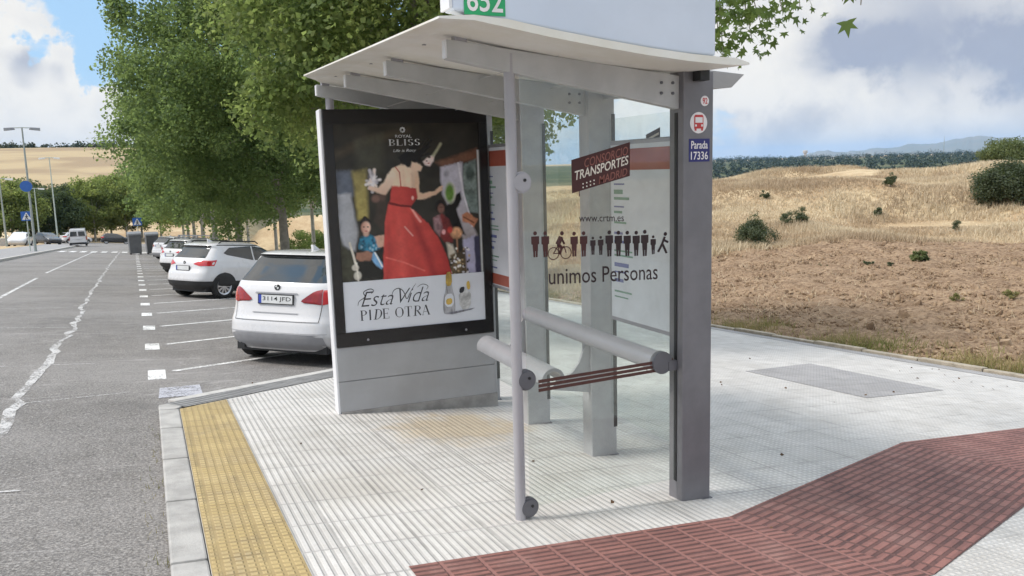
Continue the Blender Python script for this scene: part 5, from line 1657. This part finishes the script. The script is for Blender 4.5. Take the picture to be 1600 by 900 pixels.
mat('bark_pale', (.56, .52, .45), .9, var=.4, scale=3, bump=.4)


def leaves(rg, centers, radii, per, size, droop=.0, fold=.25):
    """kite-shaped leaves: one quad each, gathered in clumps. returns (4n,3)"""
    out = []
    C = np.repeat(np.asarray(centers), per, 0)
    R = np.repeat(np.asarray(radii), per)[:, None]
    n = len(C)
    d = rg.normal(size=(n, 3)); d /= np.linalg.norm(d, axis=1)[:, None]
    p = C + d * R * (rg.random((n, 1)) ** .45) * np.array([1, 1, .8])
    nrm = rg.normal(size=(n, 3)) * .8 + d * .6 + np.array([0, 0, .55]); nrm /= np.linalg.norm(nrm, axis=1)[:, None]
    a = rg.normal(size=(n, 3)); a[:, 2] -= droop; a -= nrm * (a * nrm).sum(1)[:, None]; a /= np.linalg.norm(a, axis=1)[:, None]
    b = np.cross(nrm, a)
    s = (size * (.6 + .8 * rg.random((n, 1))))
    q = np.stack([p - a * s * .5, p + b * s * .42 + nrm * s * fold * .3 - a * s * .05, p + a * s * .6, p - b * s * .42 + nrm * s * fold * .3 - a * s * .05], 1)
    return q.reshape(-1, 3)


def crown_clumps(rg, n, r, zcut=-.75, hollow=.35, lump=.28, seed=0):
    C = []
    while len(C) < n:
        d = rg.normal(size=3); d /= np.linalg.norm(d)
        rr = (hollow + (1 - hollow) * rg.random() ** .55)
        k = 1 + lump * mnoise.noise(Vector(d * 2.1) + Vector((seed, seed * .3, 0))) * 1.8
        if d[2] < zcut: continue
        C.append(d * rr * k * np.asarray(r))
    return np.array(C)


def make_tree(name, label, base, trunk_h, cc, r, nclump, per, size, lm, trunk_r=.16, bark='bark', seed=1, clump=.55, group=None, cat='tree', zcut=-.8, limbs=9, lump=.28, hollow=.35, fringe=None):
    rg = np.random.default_rng(seed)
    o = thing(name, label, cat, base, group=group)
    cc = np.asarray(cc, float)
    C = crown_clumps(rg, nclump, r, zcut, hollow, lump, seed) + cc
    rd = clump * (.6 + .8 * rg.random(len(C)))
    if fringe:                                  # loose outer sprays on one side
        E = []
        while len(E) < fringe[2]:
            d = rg.normal(size=3); d /= np.linalg.norm(d)
            if d[0] * fringe[0] > .45 and d[2] > -.55: E.append(cc + d * np.asarray(r) * rg.uniform(1.0, 1.13))
        ex = leaves(rg, np.array(E), np.full(len(E), .42), per // 3, size)
    V_ = leaves(rg, C, rd, per, size)
    if fringe: V_ = np.concatenate([V_, ex])
    np_mesh('crown', V_, 4, lm, o)
    mb = MB()
    top = cc + np.array([0, 0, r[2] * .35])
    pts = [np.array([0, 0, -.3]), np.array([0, 0, trunk_h * .5]), np.array([cc[0] * .03, cc[1] * .03, trunk_h]), np.array([cc[0] * .6, cc[1] * .6, (trunk_h + top[2]) / 2]), top]
    mb.tube(pts, [trunk_r * 1.15, trunk_r, trunk_r * .85, trunk_r * .55, trunk_r * .2], 10)
    idx = rg.choice(len(C), size=min(limbs, len(C)), replace=False)
    for i in idx:
        t = rg.uniform(.0, .8); a = pts[2] * (1 - t) + pts[3] * t
        e = C[i]; mdl = a * .5 + e * .5 + np.array([0, 0, .25 * np.linalg.norm(e - a) * .3])
        mb.tube([a, mdl, e], [trunk_r * .45, trunk_r * .25, trunk_r * .06], 6)
    mb.build('trunk', bark, o, smooth='auto')
    return o


G1 = 'plane trees along the parking bays'
def zg(x, y): return P(min(max(x, -12), 10), min(y, 150))
# row at the head of the bays
make_tree('plane_tree', 'nearest leafy plane tree, light green, rising behind the advertising panel', (4.35, 13.4, zg(4.35, 13.4)), 2.6, (.1, .2, 6.0), (3.3, 3.3, 3.4), 380, 380, .078, 'leaves_light', .15, seed=11, clump=.6, group=G1, zcut=-.85, lump=.15)
make_tree('plane_tree', 'largest dark green plane tree, its crown reaching out over the parked cars', (4.1, 27, zg(4.1, 27)), 2.3, (-.45, 0, 6.45), (3.9, 4.1, 5.0), 520, 300, .085, 'leaves_plane', .16, seed=23, clump=.62, group=G1, zcut=-.9, lump=.2, fringe=(-1, .15, 46))
make_tree('plane_tree', 'third plane tree of the row, standing behind the largest one', (4.0, 40, zg(4, 40)), 2.3, (-.8, 0, 6.3), (4.4, 4.4, 4.4), 360, 220, .115, 'leaves_plane', .17, seed=35, clump=.75, group=G1, zcut=-.9)
for i, (y, lab) in enumerate(((53, 'fourth plane tree of the row, seen under the largest crown'), (66, 'fifth plane tree of the row, beyond the roof-barred car'), (80, 'sixth plane tree of the row, near the refuse containers'), (94, 'seventh plane tree of the row, yellow-green, past the refuse containers'), (108, 'last plane tree of the row, yellow-green, close to the junction'))):
    make_tree('plane_tree', lab, (3.9 + .1 * i, y, zg(4, y)), 2.4, (-.4, 0, 5.6), (4.2, 4.2, 3.6), 200, 130, .19, 'leaves_far' if i > 2 else 'leaves_plane', .16, 'bark_pale', seed=50 + i, clump=.85, group=G1, zcut=-.75)
# slim young trees behind the bays
G2 = 'slim pale-trunked trees behind the parking bays'
sl_lab = ['slim pale trunk seen just left of the advertising panel', 'slim pale-trunked tree above the white people carrier', 'slim pale-trunked tree above the car with black bumper', 'slim pale-trunked tree beyond the roof bars', 'farthest slim pale-trunked tree above the parked cars', 'slim pale-trunked tree before the farthest one', 'slim pale-trunked tree near the junction']
for i, (x, y) in enumerate(((8.3, 33), (8.2, 44), (7.8, 55), (7.5, 68), (7.4, 84), (7.5, 76), (7.0, 98))):
    make_tree('young_tree', sl_lab[i], (x, y, zg(x, y)), 2.6, (0, 0, 5.2), (2.5, 2.5, 2.6), 90, 60, .22, 'leaves_light' if i % 2 else 'leaves_plane', .11, 'bark_pale', seed=80 + i, clump=.7, group=G2, limbs=5)
# trees across the end of the road
G3 = 'trees across the far end of the road'
def at_px(u, D, z=None):
    d = pixdir(u, 300); a = math.atan2(d.x, d.y)
    return D * math.sin(a), D * math.cos(a)
far_tr = [(-30, 150, 6.2, 'leaves_far', 'yellow-green tree at the left border beyond the far road'), (12, 142, 5.6, 'leaves_far', 'yellow-green tree behind the left-edge street lamp'), (48, 150, 5.6, 'leaves_far_dark', 'dark green tree behind the tallest street lamp'), (80, 146, 5.2, 'leaves_far_dark', 'darkest far tree, right of the tallest street lamp'),
          (112, 158, 5.4, 'leaves_far', 'bright yellow-green tree above the white van'), (142, 150, 6.0, 'leaves_far', 'bushy yellow-green tree right of the white van'), (168, 160, 6.2, 'leaves_far', 'pale tree above the black car'), (192, 152, 6.4, 'leaves_far', 'broad yellow-green tree left of the far crossing sign'), (216, 158, 6.2, 'leaves_far_dark', 'green tree directly behind the far crossing sign'), (246, 160, 6.4, 'leaves_far', 'far tree above the refuse containers')]
for i, (u, D, hh, lm, lab) in enumerate(far_tr):
    x, y = at_px(u, D)
    z = float(prof_left(np.array(math.hypot(x, y)), np.array(y))) + .6
    make_tree('broadleaf_tree', lab, (x, y, z), 2.0, (0, 0, hh * .98), (4.2, 4.2, hh * .72), 140, 150, .27, lm, .17, 'bark_pale', seed=120 + i, clump=1.15, group=G3, limbs=5, zcut=-.9)

# sweetgum just outside the frame, its lowest sprays hanging into the view
def star_leaves(rg, pts, size):
    ang = np.radians([0, 28, 52, 82, 108, 140, 180, 220, 252, 278, 308, 332])
    rad_ = np.array([1.0, .42, .85, .36, .72, .30, .18, .30, .72, .36, .85, .42])
    out = []
    for p in pts:
        nrm = rg.normal(size=3) * .7 + np.array([-.25, -.6, .5]); nrm /= np.linalg.norm(nrm)
        a = rg.normal(size=3) * .6 + np.array([0, 0, -1.]); a -= nrm * a.dot(nrm); a /= np.linalg.norm(a); b = np.cross(nrm, a)
        s = size * rg.uniform(.7, 1.15)
        out.append(np.stack([p + s * r_ * (a * math.cos(t) + b * math.sin(t)) for t, r_ in zip(ang, rad_)]))
    return np.concatenate(out)
def sweetgum():
    rg = np.random.default_rng(5)
    bx, by = 6.2, .4
    bz = P(bx, by)
    o = thing('sweetgum_tree', 'star-leaved tree whose sprays hang into view above the bus shelter sign', 'tree', (bx, by, bz))
    B = np.array([bx, by, bz])
    C = crown_clumps(rg, 110, (2.9, 2.9, 2.2), -.5, .35, .2, 3) + np.array([0, -.6, 6.6])
    C = np.array([c for c in C if c[2] > 4.6])
    V = leaves(rg, C, [.5] * len(C), 60, .12)
    np_mesh('crown', V, 4, 'leaves_sweet', o)
    # sprays: end points in the world
    ends = []
    def ray(u, v, d): return np.array([0, 0, EYE]) + np.array(pixdir(u, v)) * d
    spr = [((1120, -60), (1130, 90), 7.2, 157, .056), ((1150, -60), (1175, 62), 7.0, 142, .056), ((1165, -40), (1190, 40), 6.9, 90, .056), ((1118, -30), (1122, 60), 7.3, 105, .056), ((1210, -70), (1222, 18), 6.6, 66, .056), ((1245, -60), (1250, 12), 6.4, 16, .07),
           ((1350, -60), (1345, 8), 4.9, 8, .085), ((1372, -60), (1372, -2), 4.8, 6, .085)]
    pts = []; sizes = []
    mb = MB()
    top = np.array([0, 0, 5.6])
    LV = []
    for (a, b, d, n, s_) in spr:
        A = ray(*a, d) - B; E = ray(*b, d) - B
        hub = A + np.array([.35, -.3, .45])
        mb.tube([top * .85 + hub * .15 + np.array([0, 0, .2]), hub + np.array([.3, -.2, .5]), A, E], [.03, .016, .008, .003], 5)
        t = rg.random(n) ** .8
        wd = np.where(t < .7, .16, .10) if n > 20 else .09
        Q = A[None] * (1 - t[:, None]) + E[None] * t[:, None] + rg.normal(size=(n, 3)) * (np.ones((n, 1)) * (.11 if n > 20 else .07))
        np_mesh('spray', star_leaves(rg, Q, s_), 12, 'leaves_sweet', o)
    mb.tube([(0, 0, -.3), (0, 0, 1.6), (.05, -.1, 3.4), (0, -.3, 5.6), (0, -.5, 7.6)], [.17, .15, .13, .09, .03], 10)
    for i in range(0, len(C), 9): mb.tube([np.array([0, -.2, 4.2]), (C[i] + np.array([0, 0, 4.2])) / 2 * np.array([1, 1, 1.05]), C[i]], [.05, .03, .008], 6)
    mb.build('trunk', 'bark', o, smooth='auto')
sweetgum()

# bushes and weeds on the field
def fz(x, y): return float(field_z(np.array([[x]], float), np.array([[y]], float))[0, 0])
def on_field(u, v):
    d = pixdir(u, v); k = np.arange(14, 78, .2)
    k = k / math.hypot(d.x, d.y)
    X, Y, Zr = d.x * k, d.y * k, EYE + d.z * k
    Zf = field_z(X[:, None], Y[:, None])[:, 0]
    hit = np.nonzero(Zr <= Zf)[0]
    i = hit[0] if len(hit) else len(k) - 1
    return float(math.hypot(X[i], Y[i]))
def bush(name, label, u, D, w, h, lm, n=60, per=40, size=.09, seed=1, cat='bush', group='bushes on the dry grass', zb=0., cone=False):
    if D > 100: D = on_field(u, D)          # D above 100: a bearing down to the ground instead of metres
    x, y = at_px(u, D)
    rg = np.random.default_rng(seed)
    o = thing(name, label, cat, (x, y, fz(x, y)), group=group)
    C = crown_clumps(rg, n, (w / 2, w / 2, h / 2), -.8, .3, .3, seed) + np.array([0, 0, h * .46 + zb])
    if cone:
        k = np.clip(1.25 - .85 * C[:, 2] / h, .15, 1.2); C[:, 0] *= k; C[:, 1] *= k
    np_mesh('crown', leaves(rg, C, np.full(n, .21 * (w + h) / 2), per * 3, size * .62), 4, lm, o)
    mb = MB()
    for k in range(5):
        e = C[rg.integers(len(C))]
        mb.tube([(0, 0, -.1), (e[0] * .3, e[1] * .3, e[2] * .5), e], [.03 * w + .01, .02 * w, .004], 6)
    mb.build('stem', 'bark', o)
bush('bush', 'largest dark holm-oak bush, at the right edge of the dry hill', 1576, 318, 2.8, 2.0, 'leaves_bush', 190, 60, .12, 3)
bush('tree', 'rounded yellow-green tree on the hill crest above the largest dark bush', 1569, 73, 3.3, 2.2, 'leaves_bush_pale', 150, 50, .15, 4, cat='tree', group='trees on the hill')
bush('bush', 'pointed dark bush at the foot of the dry hill beside the shelter pillar', 1180, 383, 1.25, 1.05, 'leaves_bush', 70, 45, .07, 5, cone=True)
bush('bush', 'small dark bush, left one of the close pair on the hillside', 1231, 354, .55, .62, 'leaves_bush', 30, 30, .06, 6)
bush('bush', 'small dark bush, taller right one of the close pair on the hillside', 1252, 353, .6, .8, 'leaves_bush', 34, 30, .06, 7, cone=True)
bush('bush', 'tiny dark bush in the hollow in the middle of the dry hill', 1373, 339, .5, .4, 'leaves_bush', 20, 26, .06, 8)
bush('bush', 'tiny upright dark bush near the hill crest', 1391, 292, .55, .75, 'leaves_bush', 22, 26, .08, 9, cone=True)
bush('bush', 'tiny dark bush upslope of the pointed bush', 1195, 312, .45, .4, 'leaves_bush', 16, 24, .07, 10)
bush('bush', 'small brownish bush at the edge of the tilled soil', 1496, 363, .35, .55, 'leaves_bush', 16, 24, .05, 11)
bush('weed', 'bright green weed tuft in the middle of the tilled soil', 1440, 409, .5, .28, 'leaves_bush_pale', 22, 40, .07, 12, cat='weed', group='weeds in the tilled soil')
for i, (u, D, lab) in enumerate(((1288, 418, 'low dark weed nearest the shelter pillar'), (1362, 415, 'low dark weed left of the bright green tuft'), (1393, 416, 'very small weed just beside the bright green tuft'), (1590, 468, 'grey-green weed at the right border of the tilled soil'), (1503, 475, 'thin sparse weed in the tilled soil near the right border'))):
    bush('weed', lab, u, D, (.34, .34, .22, .30, .22)[i], (.10, .12, .10, .24, .22)[i], 'leaves_bush' if i < 3 else 'weeds', 14, 24, .035, 20 + i, cat='weed', group='weeds in the tilled soil')
# shrubs on the bank behind the cars
for i, (x, y, w, h, lab) in enumerate(((9.3, 41, 3.0, 2.3, 'green shrub on the dry bank right above the white people carrier'), (8.8, 49, 3.0, 2.3, 'green shrub on the dry bank behind the slim trunks'), (9.4, 34, 2.6, 2.0, 'green shrub on the bank close to the advertising panel'))):
    rg = np.random.default_rng(60 + i)
    o = thing('shrub', lab, 'shrub', (x, y, P(x, y)), group='shrubs on the bank behind the cars')
    C = crown_clumps(rg, 70, (w / 2, w / 2, h / 2), -.8, .3, .3, i) + np.array([0, 0, h * .45])
    np_mesh('crown', leaves(rg, C, np.full(70, .36), 110, .09), 4, 'leaves_light', o)
    MB().tube([(0, 0, -.2), (0, 0, h * .6)], [.06, .02], 6).build('stem', 'bark', o)


# dry grass (uncountable)
def blades(rg, X, Y, Z, h, w, lean=.35, per=3):
    n = len(X)
    X = np.repeat(X, per) + rg.normal(size=n * per) * .06; Y = np.repeat(Y, per) + rg.normal(size=n * per) * .06; Z = np.repeat(Z, per)
    hh = np.repeat(h, per) * rg.uniform(.6, 1.2, n * per); ww = np.repeat(w, per)
    a = rg.uniform(0, 2 * np.pi, n * per); l = rg.normal(size=(n * per, 2)) * lean * hh[:, None]
    dx, dy = np.cos(a) * ww, np.sin(a) * ww
    b1 = np.stack([X - dx, Y - dy, Z - .03], 1); b2 = np.stack([X + dx, Y + dy, Z - .03], 1); t = np.stack([X + l[:, 0], Y + l[:, 1], Z + hh], 1)
    return np.stack([b1, b2, t], 1).reshape(-1, 3)
def dry_grass():
    rg = np.random.default_rng(9)
    n = 110000
    A = np.concatenate([rg.uniform(22, 60, int(n * .85)), rg.uniform(9, 22, n - int(n * .85))])
    D = 23 + 56 * rg.random(n) ** 1.15
    X = D * np.sin(np.radians(A)); Y = D * np.cos(np.radians(A))
    k = (D > soil_edge(A) + vnoise(X, Y, .12, 7) * 3 - .8) & (X > 11)
    X, Y, D = X[k], Y[k], D[k]
    Z = field_z(X[:, None], Y[:, None])[:, 0]
    pn = vnoise(X, Y, .35, 4)
    h = (.12 + .26 * np.clip(pn + .3, 0, 1)) * (.8 + .006 * D)
    w = .009 + .0004 * D
    np_mesh_o = np_mesh('dry_grass', blades(rg, X, Y, Z, h, w), 3, 'straw')
    tag(np_mesh_o, kind='stuff')
dry_grass()
def verge():
    rg = np.random.default_rng(10)
    n = 3200
    Y = rg.uniform(2.5, 22, n); X = 10.16 + np.abs(rg.normal(size=n)) * .55
    pn = vnoise(X, Y, .55, 2)
    k = (pn > .0) | (rg.random(n) < .12)
    X, Y = X[k], Y[k]
    Z = field_z(X[:, None], Y[:, None], False)[:, 0]
    o = np_mesh('verge_weeds', blades(rg, X, Y, Z, rg.uniform(.06, .24, len(X)), np.full(len(X), .008), .45, 4), 3, 'weeds')
    tag(o, kind='stuff')
    # sparse stubble over the soil
    n = 2600
    X = rg.uniform(11, 30, n); Y = rg.uniform(4, 26, n)
    Z = field_z(X[:, None], Y[:, None])[:, 0]
    o = np_mesh('soil_stubble', blades(rg, X, Y, Z, rg.uniform(.05, .16, n), np.full(n, .007), .6, 3), 3, 'straw'); tag(o, kind='stuff')
    # weeds in the road gutter
    n = 90
    Y = rg.uniform(2, 7.6, n); X = -.03 - np.abs(rg.normal(size=n)) * .03
    o = np_mesh('gutter_weeds', blades(rg, X, Y, P(X, Y) + ROAD, rg.uniform(.02, .05, n), np.full(n, .005), .5, 3), 3, 'weeds'); tag(o, kind='stuff')
verge()
def clods():
    rg = np.random.default_rng(12)
    n = 26000
    X = 10.5 + rg.random(n) ** 1.3 * 22; Y = rg.uniform(3, 27, n)
    D = np.hypot(X, Y); A = np.degrees(np.arctan2(X, Y))
    k = D < soil_edge(A) + 1
    X, Y, D = X[k], Y[k], D[k]
    Z = field_z(X[:, None], Y[:, None])[:, 0]
    s = rg.gamma(1.5, .010, len(X)) + .008
    g_ = (1 + 5 ** .5) / 2
    oc = np.array([[-1, g_, 0], [1, g_, 0], [-1, -g_, 0], [1, -g_, 0], [0, -1, g_], [0, 1, g_], [0, -1, -g_], [0, 1, -g_], [g_, 0, -1], [g_, 0, 1], [-g_, 0, -1], [-g_, 0, 1]]) / 1.9
    fc = [(0, 11, 5), (0, 5, 1), (0, 1, 7), (0, 7, 10), (0, 10, 11), (1, 5, 9), (5, 11, 4), (11, 10, 2), (10, 7, 6), (7, 1, 8), (3, 9, 4), (3, 4, 2), (3, 2, 6), (3, 6, 8), (3, 8, 9), (4, 9, 5), (2, 4, 11), (6, 2, 10), (8, 6, 7), (9, 8, 1)]
    V = oc[None] * s[:, None, None] * rg.uniform(.55, 1.45, (len(X), 12, 1)) * rg.uniform(.7, 1.3, (len(X), 1, 3)) + np.stack([X, Y, Z + s * .1], 1)[:, None]
    T = np.concatenate([V[:, f, :] for f in fc], 1).reshape(-1, 3)
    mat('clod', (.15, .095, .058), .95, var=.5, scale=3, c2=(.34, .24, .15), bump=.7, bscale=40)
    o = np_mesh('soil_clods', T, 3, 'clod'); tag(o, kind='stuff')
clods()

# woodland in the valley, hilltop tree line, far buildings
def woodland():
    rg = np.random.default_rng(14)
    n = 3400
    A = rg.uniform(33, 60, n); D = 420 * np.exp(rg.random(n) * math.log(4200 / 420))
    X = D * np.sin(np.radians(A)); Y = D * np.cos(np.radians(A))
    Z = prof_right(D, A)
    r = rg.gamma(9., .45, n) * (.75 + D / 2200)
    C = np.stack([X, Y, Z + r * .7], 1)
    leaf_mat('leaves_wood', (.022, .038, .018), (.045, .060, .025), (.012, .022, .011), .05, .015)
    s = np.concatenate([leaves(np.random.default_rng(15 + i), C[i::6], r[i::6], 46, .42 * float(r[i::6].mean())) for i in range(6)])
    o = np_mesh('woodland', s, 4, 'leaves_wood'); tag(o, kind='stuff')
    rg = np.random.default_rng(16)
    n = 420
    A = rg.uniform(-16, 4, n); D = rg.uniform(690, 860, n)
    X = D * np.sin(np.radians(A)); Y = D * np.cos(np.radians(A))
    r = rg.uniform(1.8, 4.6, n)
    Z = prof_left(D, Y) + r * .7
    o = np_mesh('hilltop_tree_line', leaves(rg, np.stack([X, Y, Z], 1), r, 26, 1.6), 4, 'leaves_wood'); tag(o, kind='stuff')
woodland()
def at_dir(u, v, D):
    d = pixdir(u, v); return Vector((0, 0, EYE)) + d * D
mat('far_concrete', (.45, .42, .40), .8)
p_ = at_dir(1258, 247, 4200)
o = thing('water_tower', 'pale water tower standing alone on the skyline above the woods', 'tower', (p_.x, p_.y, p_.z - 10))
MB().tube([(0, 0, -10), (0, 0, 34)], [7, 6], 12).build('shaft', 'far_concrete', o)
MB().lathe([(30, 6), (36, 11), (46, 11), (48, 0)], (0, 0, 0), (0, 0, 1), 16).build('tank', 'far_concrete', o)
p_ = at_dir(1474, 247, 3600)
o = thing('radio_mast', 'thin grey radio mast on the skyline left of the crest tree', 'mast', (p_.x, p_.y, p_.z - 12))
MB().tube([(0, 0, -10), (0, 0, 80)], [2.6, 1.0], 6).build('lattice', 'galvanised', o)
MB().tube([(0, 0, 80), (0, 0, 96)], [.8, .3], 6).build('aerial', 'galvanised', o)
MB().box(-7, 7, -4, 4, -8, 4).build('mast_house', 'far_concrete', o)
for i, (u, D, w) in enumerate(((1322, 3900, 60), (1341, 4100, 46), (1415, 3900, 54))):
    p_ = at_dir(u, 249, D)
    o = thing('warehouse', ('long white warehouse on the far plain', 'second white warehouse on the far plain, right of the longest', 'white warehouse on the far plain left of the radio mast')[i], 'warehouse', (p_.x, p_.y, p_.z - 6), (0, 0, rad(-47)), 'white warehouses on the far plain')
    MB().box(-w, w, -20, 20, -4, 14).build('hall', 'sign_white', o)
    MB().prism([(-w, -21, 14.02), (-w, 21, 14.02), (-w, 0, 18)], (2 * w, 0, 0)).build('roof', 'far_concrete', o)
# low pale wall on the left side of the road
x0, y0 = -14.2, 96
o = MB((x0, y0, P(-12, y0))).prism([(-30, 108, P(-12, 108) - .6), (-14.2, 112, P(-12, 112) - .6), (-14.2, 112.3, P(-12, 112) - .6), (-30, 108.3, P(-12, 108) - .6)], (0, 0, 1.5)).build('garden_wall', 'flush_kerb')
o.location = (x0, y0, P(-12, y0)); tag(o, 'low pale wall at the left border beyond the far pavement', 'wall')
# dry leaves and litter on the paving
def litter():
    rg = np.random.default_rng(21)
    n = 60
    X = rg.uniform(.8, 9.6, n); Y = rg.uniform(2.2, 9., n)
    X[:26] = rg.uniform(8.6, 9.9, 26)
    V = leaves(rg, np.stack([X, Y, P(X, Y) + .008], 1), np.full(n, .004), 1, .03)
    mat('dead_leaf', (.14, .08, .04), .9, var=.5)
    o = np_mesh('leaf_litter', V, 4, 'dead_leaf'); tag(o, kind='stuff')
litter()

# ------------------------------------------------------------------ air
HAZE = 4.2e-5
if HAZE:
    hz_m = bpy.data.materials.new('haze'); hz_m.use_nodes = True
    N = NT(hz_m.node_tree); N.t.nodes.clear()
    pv = N.n('ShaderNodeVolumePrincipled', inp={'Color': (.34, .62, 1.0, 1), 'Density': HAZE, 'Anisotropy': .2})
    ou = N.n('ShaderNodeOutputMaterial'); N.link(pv.outputs[0], ou.inputs['Volume'])
    o = MB().box(-17000, 17000, -17000, 17000, -45, 420).build('haze', hz_m); tag(o, kind='stuff')
